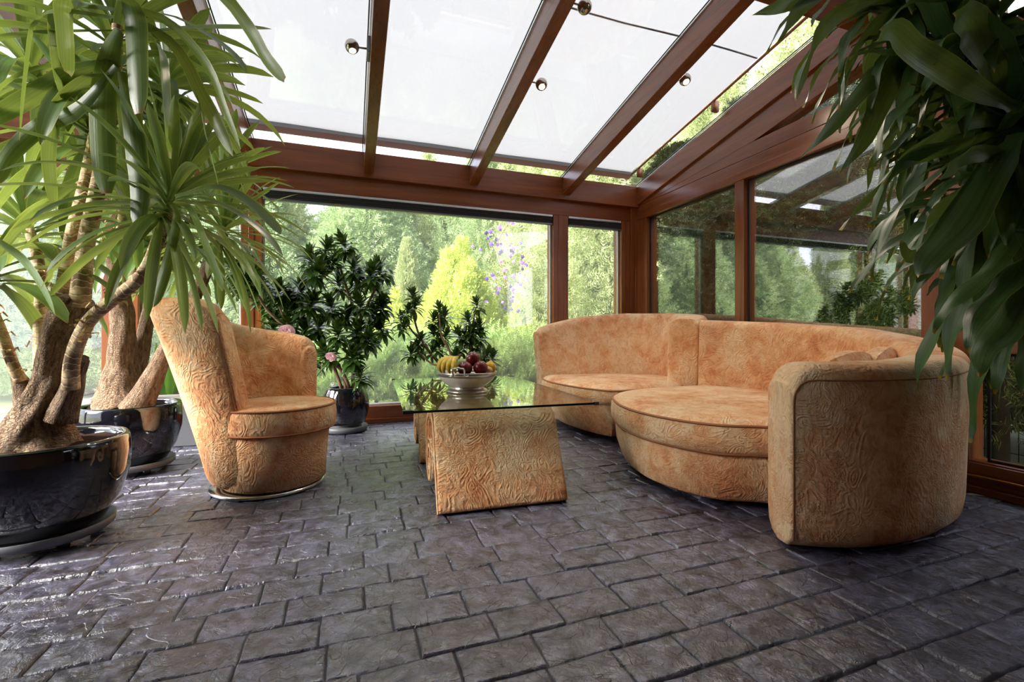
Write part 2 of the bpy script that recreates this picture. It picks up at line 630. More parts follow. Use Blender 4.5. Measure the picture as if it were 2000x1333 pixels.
def make_floor():
    mb = MB()
    rh = 0.128
    y = YB
    row = 0
    while y < YF + 0.02:
        x = XL - random.uniform(0, 0.2)
        while x < XR + 0.02:
            w = random.uniform(0.165, 0.245)
            x0, x1, y0, y1 = x + 0.002, x + w - 0.002, y + 0.002, y + rh - 0.002
            nx, ny = 9, 9
            hz = random.uniform(-0.0012, 0.0012)
            tx, ty = random.uniform(-0.006, 0.006), random.uniform(-0.006, 0.006)
            vs, fs = [], []
            for j in range(ny):
                for i in range(nx):
                    fi = (0, .014, .034, .3, .5, .7, .966, .986, 1)[i]
                    fj = (0, .024, .055, .3, .5, .7, .945, .976, 1)[j]
                    px, py = x0 + (x1 - x0) * fi, y0 + (y1 - y0) * fj
                    edge = i in (0, nx - 1) or j in (0, ny - 1)
                    ring2 = i in (1, nx - 2) or j in (1, ny - 2)
                    wob = 0.0028
                    if edge or ring2:
                        px += wob * mnoise.noise(Vector((px * 30, py * 30, 1.0)))
                        py += wob * mnoise.noise(Vector((px * 30, py * 30, 7.0)))
                    pz = hz + tx * (fi - .5) + ty * (fj - .5) + 0.0022 * mnoise.noise(Vector((px * 14, py * 14, 3.0)))
                    if edge:
                        pz = -0.0068
                    elif ring2:
                        pz -= 0.0008
                    vs.append((px, py, pz - 0.001))
            for j in range(ny - 1):
                for i in range(nx - 1):
                    a = j * nx + i
                    fs.append((a, a + 1, a + nx + 1, a + nx))
            mb.add(vs, fs)
            x += w
        y += rh
        row += 1
    fl = struct(mb, 'floor', 'slate_paver', 'dark charcoal stamped slate floor of staggered brick-shaped pavers', 'floor', smooth=True)
    g = MB()
    g.box((XL - 0.1, YB - 0.1, -0.12), (XR + 0.12, YF + 0.12, -0.0072))
    g.build('grout', 'mortar', fl, smooth=False)


make_floor()

trim_n = [0]
win_n = [0]


def trim(mb, mat, label, cat='trim', bevel=0.004):
    trim_n[0] += 1
    return struct(mb, 'trim_%d' % trim_n[0], mat, label, cat, bevel=bevel)


def window(label, mbp, pane_mat, frames=(), cat='window'):
    """frames: list of (MB, material, name)"""
    win_n[0] += 1
    c = np.mean(np.array(mbp.v), axis=0)
    w = thing('window_%d' % win_n[0], label, cat, tuple(c), kind='structure')
    mbp.build('pane', pane_mat, w, smooth=False)
    for f, m, n in frames:
        f.build(n, m, w, smooth=False, bevel=0.003)
    return w


# ---- far wall -----------------------------------------------------------
HEAD = 2.02
for a, b_, lab in ((-1.757, -1.527, 'brown timber post between the two left windows behind the big yuccas'),
                   (-0.84, -0.687, 'brown timber post left of the wide garden window'),
                   (1.967, 2.136, 'brown timber post between wide garden window and narrow window'),
                   (2.777, 2.885, 'slim brown timber post at right edge of narrow window'),
                   (2.885, 3.07, 'brown timber corner post where the two glass walls meet')):
    t = MB()
    dy = 0.0 if a < 2.8 else -0.02
    t.box((a, YF + dy, 0.0), (b_, YF + 0.16, HEAD - 0.001 if a < 2.8 else 2.171))
    if b_ - a < 0.2 and a > -1:
        t.box((a + 0.055, YF + dy - 0.006, 0.16), (b_ - 0.055, YF + 0.02, HEAD))
    trim(t, 'wood_z', lab, 'post')
t = MB()
t.box((XL - 0.1, YF + 0.0, HEAD), (2.9, YF + 0.16, 2.19))
trim(t, 'wood_x', 'brown timber window head running above the far windows', 'beam')
t = MB()
t.box((XL - 0.1, YF - 0.055, 2.17), (XR + 0.03, YF + 0.16, 2.395))
trim(t, 'wood_x', 'thick brown timber eaves beam carrying the rafters at the far wall', 'beam')
bb = MB()
bb.box((XL, YF - 0.03, 0.0), (2.9, YF + 0.16, 0.042))
bb.box((XL, YF, 0.042), (2.9, YF + 0.14, 0.15))
struct(bb, 'baseboard_far', 'wood_x', 'brown timber bottom rail under the far windows', 'baseboard', bevel=0.004)


def far_pane(x0, x1, z1, label, mat='glass_window'):
    p = MB()
    p.box((x0, YF + 0.07, 0.15), (x1, YF + 0.078, z1))
    f = MB()
    w = 0.018
    f.box((x0, YF + 0.05, 0.15), (x0 + w, YF + 0.068, z1))
    f.box((x1 - w, YF + 0.05, 0.15), (x1, YF + 0.068, z1))
    f.box((x0, YF + 0.045, 0.15), (x1, YF + 0.068, 0.168))
    f.box((x0, YF + 0.05, z1 - w), (x1, YF + 0.068, z1))
    window(label, p, mat, [(f, 'white_metal', 'edge_strip')])


far_pane(XL, -1.757, HEAD, 'clear garden window at the far left behind the front yucca', 'glass_hazy')
far_pane(-1.527, -0.84, HEAD, 'clear garden window behind the rear yucca and tub chair', 'glass_hazy')
far_pane(-0.687, 1.967, HEAD, 'widest clear garden window behind the glass coffee table')
far_pane(2.136, 2.777, HEAD, 'narrow clear garden window beside the corner post')

# ---- roller blinds at the window heads ------------------------------------
for x0, x1, lab in ((-0.68, 1.96, 'dark pleated blind drawn up at top of the widest garden window'),
                    (2.14, 2.773, 'dark pleated blind drawn up at top of the narrow garden window'),
                    (-1.52, -0.846, 'dark pleated blind drawn up above the rear yucca')):
    r = thing('window_blind', lab, 'blind', ((x0 + x1) / 2, YF + 0.03, HEAD - 0.1), 'blinds at the far windows')
    q = MB()
    q.box((x0, YF + 0.0, HEAD - 0.022), (x1, YF + 0.045, HEAD - 0.001))
    q.build('head_rail', 'white_metal', r, smooth=False, bevel=0.003)
    q = MB()
    for k in range(5):
        z = HEAD - 0.023 - k * 0.013
        q.box((x0 + 0.004, YF + 0.006 + 0.003 * (k % 2), z - 0.0125), (x1 - 0.004, YF + 0.042, z))
    q.build('pleated_cloth', 'blind_cloth', r, smooth=False, bevel=0.002)
    q = MB()
    q.box((x0, YF + 0.002, HEAD - 0.103), (x1, YF + 0.044, HEAD - 0.0885))
    q.build('bottom_rail', 'grey_metal', r, smooth=False, bevel=0.002)
    q = MB()
    xm = x0 + (x1 - x0) * 0.22
    q.box((xm - 0.025, YF - 0.012, HEAD - 0.1), (xm + 0.025, YF + 0.001, HEAD - 0.094))
    q.build('grip', 'brass', r, smooth=False, bevel=0.002)

# ---- right wall ----------------------------------------------------------
PH = 2.034


def rbox(mb, y0, y1, z0, z1, x0=XR, x1=XR + 0.12):
    mb.box((x0, y0, z0), (x1, y1, z1))


for y0, y1, lab in ((4.06, 4.23, 'brown timber jamb of the right glass wall at the corner post'),
                    (2.796, 2.888, 'slim brown timber mullion between the two dark side windows'),
                    (1.50, 1.603, 'brown timber post right of the big dark side window'),
                    (1.40, 1.50, 'darker brown timber post carrying the hinged side windows')):
    t = MB()
    rbox(t, y0, y1, 0.0, PH, XR - (0.0 if y0 < 1.45 else 0.012))
    trim(t, 'wood_z', lab, 'post')
t = MB()
for k, (z0, z1) in enumerate(((PH, 2.10), (2.103, 2.19), (2.193, 2.30))):
    rbox(t, -1.2, YF - 0.02, z0, z1, XR - 0.012 * (k == 0) - 0.006)
trim(t, 'wood_y', 'band of brown timber boards above the side windows', 'cladding', 0.003)
t = MB()


def rake(mb, top, bot, x0, x1, y0=-1.2, y1=YF + 0.0):
    """board following the roof slope, top/bot measured down from the glass"""
    mb.prism([(x0, y0, roofz(y0) - top), (x0, y1, roofz(y1) - top), (x0, y1, roofz(y1) - bot), (x0, y0, roofz(y0) - bot)], (x1 - x0, 0, 0))


rake(t, 0.02, 0.215, XR - 0.035, XR + 0.12)
trim(t, 'wood_y', 'sloping brown timber edge beam along the right roof edge', 'beam')
t = MB()
# boards under the rake, ending where they meet the horizontal band
ymeet = YF - (2.30 - (RZ0 - 0.215)) / RK
yapex = YF - (2.30 - (RZ0 - 0.40)) / RK
t.prism([(XR - 0.008, YF, 2.30), (XR - 0.008, YF, 2.183), (XR - 0.008, yapex, 2.30), (XR - 0.008, -1.2, roofz(-1.2) - 0.40), (XR - 0.008, -1.2, roofz(-1.2) - 0.215)], (0.12, 0, 0))
trim(t, 'wood_y', 'second sloping brown timber board above the small triangular window', 'cladding')
p = MB()
p.prism([(XR + 0.05, yapex, 2.302), (XR + 0.05, -1.2, 2.302), (XR + 0.05, -1.2, roofz(-1.2) - 0.40)], (0.008, 0, 0))
window('small triangular gable window between sloping and level boards', p, 'glass_roof')


def right_pane(y0, y1, z0, z1, label, frame_w, mat='glass_side', extra=None, seal=True):
    p = MB()
    p.box((XR + 0.045, y0, z0), (XR + 0.053, y1, z1))
    f = MB()
    w = frame_w
    if w:
        for a in ((y0 - w, y0, z0 - w, z1 + w), (y1, y1 + w, z0 - w, z1 + w), (y0, y1, z0 - w, z0), (y0, y1, z1, z1 + w)):
            rbox(f, *a, XR + 0.005, XR + 0.07)
    s = MB()
    g = 0.012
    for a in ((y0, y0 + g, z0, z1), (y1 - g, y1, z0, z1), (y0, y1, z0, z0 + g), (y0, y1, z1 - g, z1)):
        rbox(s, *a, XR + 0.03, XR + 0.044)
    fr = [(s, 'rubber_seal', 'rubber_seal')]
    if w:
        fr.append((f, 'wood_y', 'sash_frame'))
    if extra:
        fr += extra
    window(label, p, mat, fr)


right_pane(2.888, 4.06, 0.16, PH, 'dark side window next to the corner post, above the sofa', 0)
right_pane(1.603, 2.796, 0.16, PH, 'largest dark side window mirroring the garden behind the sofa back', 0)
right_pane(-0.25, 1.345, 0.915, 1.98, 'hinged side window half hidden by the big drooping leaves', 0.055, 'glass_roof')
lat = MB()
lat.box((XR - 0.035, 1.14, 0.085), (XR - 0.012, 1.42, 0.096))
right_pane(-0.25, 1.345, 0.16, 0.70, 'low side window right of the sofa arm showing shaded shrubs', 0.0, 'glass_roof', [(lat, 'brass', 'brass_bar')])
t = MB()
rbox(t, -1.2, 1.40, 0.702, 0.775, XR - 0.004)
rbox(t, -1.2, 1.40, 0.715, 0.86, XR + 0.015)
trim(t, 'wood_y', 'brown timber transom rail above the low side window', 'rail')
t = MB()
rbox(t, -1.2, YF, 0.035, 0.16, XR - 0.0)
t2 = MB()
bb = MB()
rbox(bb, -1.2, YF, 0.0, 0.037, XR - 0.03)
rbox(bb, -1.2, YF, 0.06, 0.15, XR - 0.008)
struct(bb, 'baseboard_right', 'wood_y', 'dark brown timber threshold along the foot of the right glass wall', 'baseboard', bevel=0.004)
trim(t, 'wood_y', 'brown timber bottom rail of the side windows', 'rail')
t = MB()
rbox(t, -1.2, -0.30, 0.0, PH)
struct(t, 'wall_right', 'wood_z', 'brown timber wall end behind the viewer on the right', 'wall')

# ---- left glass wall and house wall (behind / beside the viewer) ----------------
YW = 1.35
t = MB()
for y in (4.2, 2.9, YW):
    t.box((XL - 0.12, y - 0.06, 0), (XL, y + 0.06, roofz(y) - 0.2))
t.box((XL - 0.12, YW, 0), (XL, YF, 0.15))
t.box((XL - 0.12, YW, HEAD), (XL, YF, 2.19))
t.box((XL - 0.12, YB, 0), (XL, YW, roofz(YW) + 0.3))  # unseen solid boarding, closed in to keep light off the sofa arm face
struct(t, 'wall_left', 'wood_z', 'brown timber frame of the left wall with unseen boarding added to block light', 'wall', bevel=0.004)
p = MB()
p.box((XL - 0.07, YW, 0.15), (XL - 0.062, YF, HEAD))
window('clear glass of the left wall beside the front yucca', p, 'glass_window')
t = MB()
t.box((XL - 0.2, YB - 0.2, 0), (XR + 0.2, YB, 3.6))
struct(t, 'wall_back', 'plaster', 'pale house wall behind the viewer', 'wall')

# ---- roof ----------------------------------------------------------------
RX = (-1.74, -0.795, 0.16, 1.112, 2.085)
YROOF = 1.0                      # glass ends here; unseen solid ceiling behind added to dim the sofa arm face
labs = ('left-most brown rafter over the tall yucca leaves', 'brown rafter above the rear yucca leaves',
        'brown rafter with square-plated spotlight above the wide window', 'brown rafter carrying two ball spotlights',
        'brown rafter nearest the right wall carrying one lit spotlight')
for x, lab in zip(RX, labs):
    t = MB()
    rake(t, 0.012, 0.195, x - 0.042, x + 0.042, -1.2, YF - 0.05)
    trim(t, 'wood_y', lab, 'rafter')
t = MB()
rake(t, 0.012, 0.2, XL - 0.1, XL + 0.06, -1.2, YF)
trim(t, 'wood_y', 'brown sloping edge beam above the left glass wall', 'beam')
t = MB()
t.prism([(XL, 1.74, roofz(1.74) - 0.19), (XL, 1.94, roofz(1.94) - 0.19), (XL, 1.94, roofz(1.94) - 0.02), (XL, 1.74, roofz(1.74) - 0.02)], (XR - XL - 0.03, 0, 0))
trim(t, 'wood_x', 'brown cross beam joining the rafters near the top right', 'beam')
xs = [XL] + list(RX) + [XR]
rl = ('far left roof pane over the front yucca', 'roof pane left of the rear yucca rafter', 'roof pane above the wide window left part',
      'roof pane above the coffee table', 'roof pane above the sofa seats', 'roof pane along the right roof edge')
for i in range(6):
    a, b_ = xs[i] + (0.042 if i else 0), xs[i + 1] - (0.042 if i < 5 else 0.03)
    p = MB()
    p.prism([(a, YROOF, roofz(YROOF)), (b_, YROOF, roofz(YROOF)), (b_, YF + 0.12, roofz(YF + 0.12)), (a, YF + 0.12, roofz(YF + 0.12))], (0, 0, 0.008))
    f = MB()
    s = MB()
    for xx in (a, b_):
        f.prism([(xx - 0.004, YROOF, roofz(YROOF) - 0.012), (xx + 0.004, YROOF, roofz(YROOF) - 0.012), (xx + 0.004, YF, roofz(YF) - 0.012), (xx - 0.004, YF, roofz(YF) - 0.012)], (0, 0, 0.009))
        d = 0.012 if xx == a else -0.012
        s.prism([(xx + d - 0.004, YROOF, roofz(YROOF) - 0.008), (xx + d + 0.004, YROOF, roofz(YROOF) - 0.008), (xx + d + 0.004, YF, roofz(YF) - 0.008), (xx + d - 0.004, YF, roofz(YF) - 0.008)], (0, 0, 0.007))
    window(rl[i], p, 'glass_roof', [(f, 'white_metal', 'edge_strip'), (s, 'rubber_seal', 'rubber_seal')], 'roof window')
t = MB()
t.prism([(XL - 0.1, YB, roofz(YB) - 0.02), (XR + 0.1, YB, roofz(YB) - 0.02), (XR + 0.1, YROOF, roofz(YROOF) - 0.02), (XL - 0.1, YROOF, roofz(YROOF) - 0.02)], (0, 0, 0.1))
struct(t, 'ceiling', 'wood_y', 'unseen solid brown timber ceiling behind the glass roof, added to dim the sofa arm', 'ceiling')

# ---- awning over the glass -------------------------------------------------
aw = thing('awning', 'off-white sun awning stretched over the glass roof', 'awning', (0.1, 2.4, roofz(2.4) + 0.13))
a = MB()
nx, ny = 24, 16
ax0, ax1, ay0, ay1 = XL - 0.2, 2.845, 0.6, 4.17
vs = []
for j in range(ny + 1):
    for i in range(nx + 1):
        x = ax0 + (ax1 - ax0) * i / nx
        y = ay0 + (ay1 - ay0) * j / ny
        vs.append((x, y, roofz(y) + 0.12 - 0.012 * math.sin(PI * ((j / ny * 2) % 1)) + 0.004 * math.sin(x * 5 + y)))
fs = [(j * (nx + 1) + i, j * (nx + 1) + i + 1, (j + 1) * (nx + 1) + i + 1, (j + 1) * (nx + 1) + i) for j in range(ny) for i in range(nx)]
a.add(vs, fs)
cloth = a.build('cloth', 'awning_cloth', aw)
a = MB()
a.tube([(ax0 + (ax1 - ax0) * k / 20, 2.56 + 0.008 * math.sin(k * 1.3), roofz(2.56) + 0.112) for k in range(21)], 0.006, 6)
a.build('seam', 'grey_metal', aw)
a = MB()
a.prism([(ax0, ay1, roofz(ay1) + 0.09), (ax0, ay1 + 0.085, roofz(ay1 + 0.085) + 0.085), (ax0, ay1 + 0.085, roofz(ay1) + 0.15), (ax0, ay1, roofz(ay1) + 0.15)], (ax1 - ax0 + 0.02, 0, 0))
a.build('front_rail', 'grey_metal', aw, smooth=False)
a = MB()
a.tube([(ax1 + 0.012, 1.0, roofz(1.0) + 0.10), (ax1 + 0.012, 4.2, roofz(4.2) + 0.10)], 0.011, 8)
for y in (4.05, 3.0):
    a.box((ax1 + 0.005, y, roofz(y) + 0.01), (ax1 + 0.06, y + 0.03, roofz(y) + 0.10))
a.build('guide_rail', 'copper_rail', aw)

# ------------------------------------------------------------------ spotlights
def spotlight(x_side, y, side, label, lit, plate):
    """ball spotlight on a short arm at a rafter's side; side = -1 left, +1 right"""
    z = roofz(y) - 0.115
    base = Vector((x_side, y, z))
    hd = base + Vector((side * 0.105, 0, -0.005))
    t = thing('spotlight', label, 'spotlight', tuple(base), 'ball spotlights on the rafters')
    m = MB()
    if plate:
        m.box((x_side, y - 0.055, z - 0.05), (x_side + side * 0.02, y + 0.055, z + 0.05))
    else:
        m.box((x_side, y - 0.02, z - 0.02), (x_side + side * 0.012, y + 0.02, z + 0.02))
    m.build('mount_plate', 'grey_metal', t, smooth=False, bevel=0.003)
    m = MB()
    m.tube([base, hd], 0.006, 8)
    m.build('arm', 'chrome', t)
    m = MB()
    r = 0.042
    ax = Vector((-0.1 * side, -0.25 if plate else -0.5, -0.95 if plate else -0.8)).normalized() if lit else Vector((0.2, 0.75, 0.2)).normalized()
    # open ball: lathe along aim axis
    u = ax.orthogonal().normalized()
    w = ax.cross(u)
    vs, fs = [], []
    seg, rings = 20, 10
    for i in range(rings + 1):
        th = PI * (i / rings) * 0.80
        for k in range(seg):
            an = 2 * PI * k / seg
            vs.append(hd - ax * (r * math.cos(th)) + (u * math.cos(an) + w * math.sin(an)) * r * math.sin(th))
    for i in range(rings):
        for k in range(seg):
            k2 = (k + 1) % seg
            fs.append((i * seg + k, i * seg + k2, (i + 1) * seg + k2, (i + 1) * seg + k))
    m.add(vs, fs)
    m.build('ball_head', 'chrome', t)
    m = MB()
    d = hd + ax * (r * 0.78)
    rr = r * 0.5
    vs = [d + (u * math.cos(2 * PI * k / 16) + w * math.sin(2 * PI * k / 16)) * rr for k in range(16)] + [d + ax * 0.012]
    m.add(vs, [(k, (k + 1) % 16, 16) for k in range(16)])
    m.build('lamp_lens', 'lamp_glow' if lit else 'chrome', t)
    if lit:
        l = bpy.data.lights.new('bulb', 'SPOT')
        l.energy = 10
        l.color = (1.0, 0.84, 0.64)
        l.spot_size = 2.5
        l.spot_blend = 0.8
        l.shadow_soft_size = 0.035
        lo = bpy.data.objects.new('bulb', l)
        COL.objects.link(lo)
        lo.parent = t
        lo.location = d + ax * 0.02 - base
        lo.rotation_euler = ax.to_track_quat('-Z', 'Y').to_euler()


spotlight(RX[2] - 0.042, 2.92, -1, 'chrome ball spotlight on a square plate at the left rafter', True, True)
spotlight(RX[3] + 0.042, 2.92, 1, 'lit ball spotlight halfway up the middle rafter', True, False)
spotlight(RX[3] + 0.042, 2.30, 1, 'dark unlit ball spotlight at the top edge on the middle rafter', False, False)
spotlight(RX[4] + 0.042, 2.62, 1, 'lit ball spotlight on the rafter nearest the right wall', True, False)


# ------------------------------------------------------------------ upholstery
def offset_poly(P, d):
    """inset (d>0) a closed CCW polygon along vertex normals"""
    T = np.roll(P, -1, 0) - np.roll(P, 1, 0)
    T /= np.linalg.norm(T, axis=1)[:, None] + 1e-9
    N = np.stack([-T[:, 1], T[:, 0]], 1)
    return P + N * d


def closed_curve(pts, n):
    P = np.array(pts, float)
    Q = np.vstack([P[-2:], P, P[:3]])
    s = spline(Q, 40 * len(Q))
    d = s[80:-80]
    # cut to one loop
    k0 = 0
    s2 = []
    m = len(P)
    for i in range(n):
        t = i / n * m
        k = int(t)
        f = t - k
        a, b, c, e = (P[(k - 1) % m], P[k % m], P[(k + 1) % m], P[(k + 2) % m])
        s2.append(0.5 * ((2 * b) + (c - a) * f + (2 * a - 5 * b + 4 * c - e) * f * f + (3 * b - a - 3 * c + e) * f ** 3))
    s2 = np.array(s2)
    s2 = even(np.vstack([s2, s2[:1]]), n + 1)[:-1]
    area = 0.5 * np.sum(s2[:, 0] * np.roll(s2[:, 1], -1) - np.roll(s2[:, 0], -1) * s2[:, 1])
    if area < 0:
        s2 = s2[::-1]
    return s2


def puff(mb, P, layers, dome=0.0):
    """stack of inset copies of plan curve P: layers = [(inset, z)], closed with domed caps"""
    n = len(P)
    vs, fs = [], []
    for ins, z in layers:
        Q = offset_poly(P, ins)
        vs += [(x, y, z) for x, y in Q]
    L = len(layers)
    for i in range(L - 1):
        for k in range(n):
            k2 = (k + 1) % n
            fs.append((i * n + k, i * n + k2, (i + 1) * n + k2, (i + 1) * n + k))
    c = P.mean(0)
    Qt = offset_poly(P, layers[-1][0])
    zt = layers[-1][1]
    prev = (L - 1) * n
    for g in (0.85, 0.65, 0.45, 0.25):
        o = len(vs)
        for x, y in Qt:
            px, py = c[0] + (x - c[0]) * g, c[1] + (y - c[1]) * g
            wr = 0.003 * mnoise.noise(Vector((px * 9, py * 9, 2.0)))
            vs.append((px, py, zt + dome * (1 - g * g) + wr))
        fs += [(prev + k, prev + (k + 1) % n, o + (k + 1) % n, o + k) for k in range(n)]
        prev = o
    vs.append((c[0], c[1], zt + dome))
    fs += [(prev + k, prev + (k + 1) % n, len(vs) - 1) for k in range(n)]
    fs.append(tuple(range(n - 1, -1, -1)))
    mb.add(vs, fs)


def back_sweep(mb, path, thick, height, lean, zb=0.04, round_r=0.07, inner=1, endr=(0.02, 0.06), drop=(0.0, 0.0)):
    """upholstered wall along a plan path. inner=+1: seat side is left of the path direction.
    height(s), lean(s) = outward shift at the top; s in 0..1"""
    n = len(path)
    T = np.gradient(path, axis=0)
    T /= np.linalg.norm(T, axis=1)[:, None]
    N = np.stack([-T[:, 1], T[:, 0]], 1) * inner          # towards the seat
    d = np.r_[0, np.cumsum(np.linalg.norm(np.diff(path, axis=0), axis=1))]
    S = d / d[-1]
    rings = []

    def ring(p, nrm, s, k, push):
        h, ln = height(s), lean(s)
        for dd, R_ in ((s * d[-1], drop[0]), ((1 - s) * d[-1], drop[1])):
            if R_ > 0 and dd < R_:
                h -= R_ * (1 - math.sqrt(max(0, 1 - (1 - dd / R_) ** 2)))
        th = thick(s) * 0.5 * k
        r = min(round_r, th * 0.95)
        sec = []
        m = 7
        for i in range(m):                             # outer side going up
            z = zb + (h - r - zb) * i / (m - 1)
            sec.append((-th + (0.006 if i == 0 else 0), z))
        for i in range(1, 6):
            a = PI / 2 * i / 6
            sec.append((-th + r - r * math.cos(a), h - r + r * math.sin(a)))
        for i in range(0, 3):
            sec.append((-th + r + (2 * th - 2 * r) * i / 2, h))
        for i in range(1, 6):
            a = PI / 2 * i / 6
            sec.append((th - r + r * math.sin(a), h - r + r * math.cos(a)))
        for i in range(m):
            z = h - r - (h - r - zb) * i / (m - 1)
            sec.append((th - (0.012 if i == m - 1 else 0), z))
        out = []
        for o, z in sec:
            f = max(0, (z - zb) / (1.0 - zb))
            off = o - ln * f ** 1.3
            q = p + nrm * off + push
            out.append((q[0], q[1], z))
        return out
    e0, e1 = endr
    for i in range(n):
        if i == 0:
            for k, b_ in ((0.35, 1.0), (0.75, 0.985), (0.93, 0.85), (0.985, 0.5)):
                rings.append(ring(path[0], N[0], 0, k, -T[0] * e0 * b_))
        rings.append(ring(path[i], N[i], S[i], 1.0, np.zeros(2)))
        if i == n - 1:
            for k, b_ in ((0.985, 0.5), (0.93, 0.85), (0.75, 0.985), (0.35, 1.0)):
                rings.append(ring(path[-1], N[-1], 1, k, T[-1] * e1 * b_))
    m = len(rings[0])
    vs = [p for r in rings for p in r]
    fs = []
    for i in range(len(rings) - 1):
        for k in range(m):
            k2 = (k + 1) % m
            fs.append((i * m + k, i * m + k2, (i + 1) * m + k2, (i + 1) * m + k))
    fs.append(tuple(range(m - 1, -1, -1)))
    fs.append(tuple((len(rings) - 1) * m + k for k in range(m)))
    if inner < 0:
        fs = [tuple(reversed(f)) for f in fs]
    mb.add(vs, fs)
    return rings


def pw(*kv):
    xs_, ys_ = [k for k, _ in kv], [v for _, v in kv]

    def f(s):
        t = np.interp(s, xs_, ys_)
        return float(t)
    return f


def piping(P, z, r=0.0065, closed=True):
    mb = MB()
    pts = [(x, y, z) for x, y in P]
    if closed:
        pts.append(pts[0])
    mb.tube(pts, r, 6, caps=not closed)
    return mb


# ---- right (near) sofa section ---------------------------------------------
so = thing('sofa_section', 'tan embossed velvet sofa section with tall rounded arm nearest the viewer', 'sofa', (2.1, 1.95, 0))
cR = [(1.575, 1.312), (1.70, 1.240), (1.86, 1.198), (2.10, 1.196), (2.36, 1.262), (2.59, 1.39), (2.725, 1.60), (2.768, 1.87), (2.76, 2.15), (2.72, 2.4), (2.64, 2.6), (2.525, 2.775)]
pathR = even(spline(cR, 200), 110)
pathR = np.vstack([pathR[0] + (pathR[1] - pathR[0]) * t for t in (0, 0.15, 0.35, 0.65)] + [pathR[1:]])
mb = MB()
back_sweep(mb, pathR, pw((0, 0.245), (1, 0.235)), pw((0, 0.69), (0.18, 0.692), (0.36, 0.71), (0.47, 0.765), (0.6, 0.83), (0.8, 0.875), (1, 0.905)),
           pw((0, 0.0), (0.25, 0.02), (0.5, 0.05), (1, 0.07)), inner=1, zb=0.002, round_r=0.06, endr=(0.012, 0.01), drop=(0.075, 0.0))
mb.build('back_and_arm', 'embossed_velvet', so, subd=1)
seatR = [(1.70, 1.47), (1.53, 1.575), (1.435, 1.74), (1.395, 1.95), (1.42, 2.17), (1.50, 2.38), (1.60, 2.55), (1.78, 2.675), (2.05, 2.725), (2.35, 2.74),
         (2.50, 2.70), (2.62, 2.50), (2.71, 2.20), (2.71, 1.85), (2.60, 1.50), (2.32, 1.29), (2.02, 1.27), (1.84, 1.33)]
PR = closed_curve(seatR, 96)
mb = MB()
puff(mb, PR, [(0.075, 0.045), (0.06, 0.06), (0.03, 0.15), (0.022, 0.24), (0.024, 0.262), (0.05, 0.27)])
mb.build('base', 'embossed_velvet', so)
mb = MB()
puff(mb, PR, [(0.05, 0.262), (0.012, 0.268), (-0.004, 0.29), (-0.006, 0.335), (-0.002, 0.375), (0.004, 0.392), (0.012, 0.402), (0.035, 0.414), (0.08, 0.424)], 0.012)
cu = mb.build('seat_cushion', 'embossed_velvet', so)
piping(offset_poly(PR, 0.004), 0.396).build('top_piping', 'velvet_piping', cu)
piping(offset_poly(PR, 0.012), 0.268).build('lower_piping', 'velvet_piping', cu)
# seam lines on the arm end
TR = np.gradient(pathR, axis=0)
TR /= np.linalg.norm(TR, axis=1)[:, None]
n0 = np.array([-TR[1][1], TR[1][0]])
dist = np.r_[0, np.cumsum(np.linalg.norm(np.diff(pathR, axis=0), axis=1))]
hR = pw((0, 0.69), (0.18, 0.692), (0.36, 0.71), (0.47, 0.765), (0.6, 0.83), (1, 0.9))
lR = pw((0, 0.0), (0.25, 0.02), (0.5, 0.05), (1, 0.07))


def arm_outer(d, z):
    px_, py_ = np.interp(d, dist, pathR[:, 0]), np.interp(d, dist, pathR[:, 1])
    tx_, ty_ = np.interp(d, dist, TR[:, 0]), np.interp(d, dist, TR[:, 1])
    s_ = d / dist[-1]
    off = np.interp(s_, [0, 1], [0.1225, 0.1175]) + lR(s_) * max(0, (z - 0.02) / 0.98) ** 1.3
    return (px_ + ty_ * off, py_ - tx_ * off, z)


pts = [arm_outer(0.0, z) for z in np.linspace(0.05, 0.555, 8)]
for i in range(1, 8):
    a = PI / 2 * i / 7
    pts.append(arm_outer(0.065 * (1 - math.cos(a)), 0.555 + 0.077 * math.sin(a)))
for d in np.linspace(0.1, 1.3, 40):
    pts.append(arm_outer(d, hR(d / dist[-1]) - 0.058))
mb = MB()
mb.tube(pts, 0.0028, 6)
mb.build('arm_seam', 'velvet_piping', so)


def feet(t, pts, h=0.05):
    for x, y in pts:
        q = MB()
        q.lathe([(0.022, 0.0), (0.022, h)], (x, y, 0.0), 12)
        q.build('foot', 'black_plastic', t)


feet(so, ((1.68, 1.80), (1.72, 2.3), (2.3, 1.55), (2.45, 2.5)))
feet(so, [tuple(pathR[i]) for i in (18, 58, 96)], 0.028)

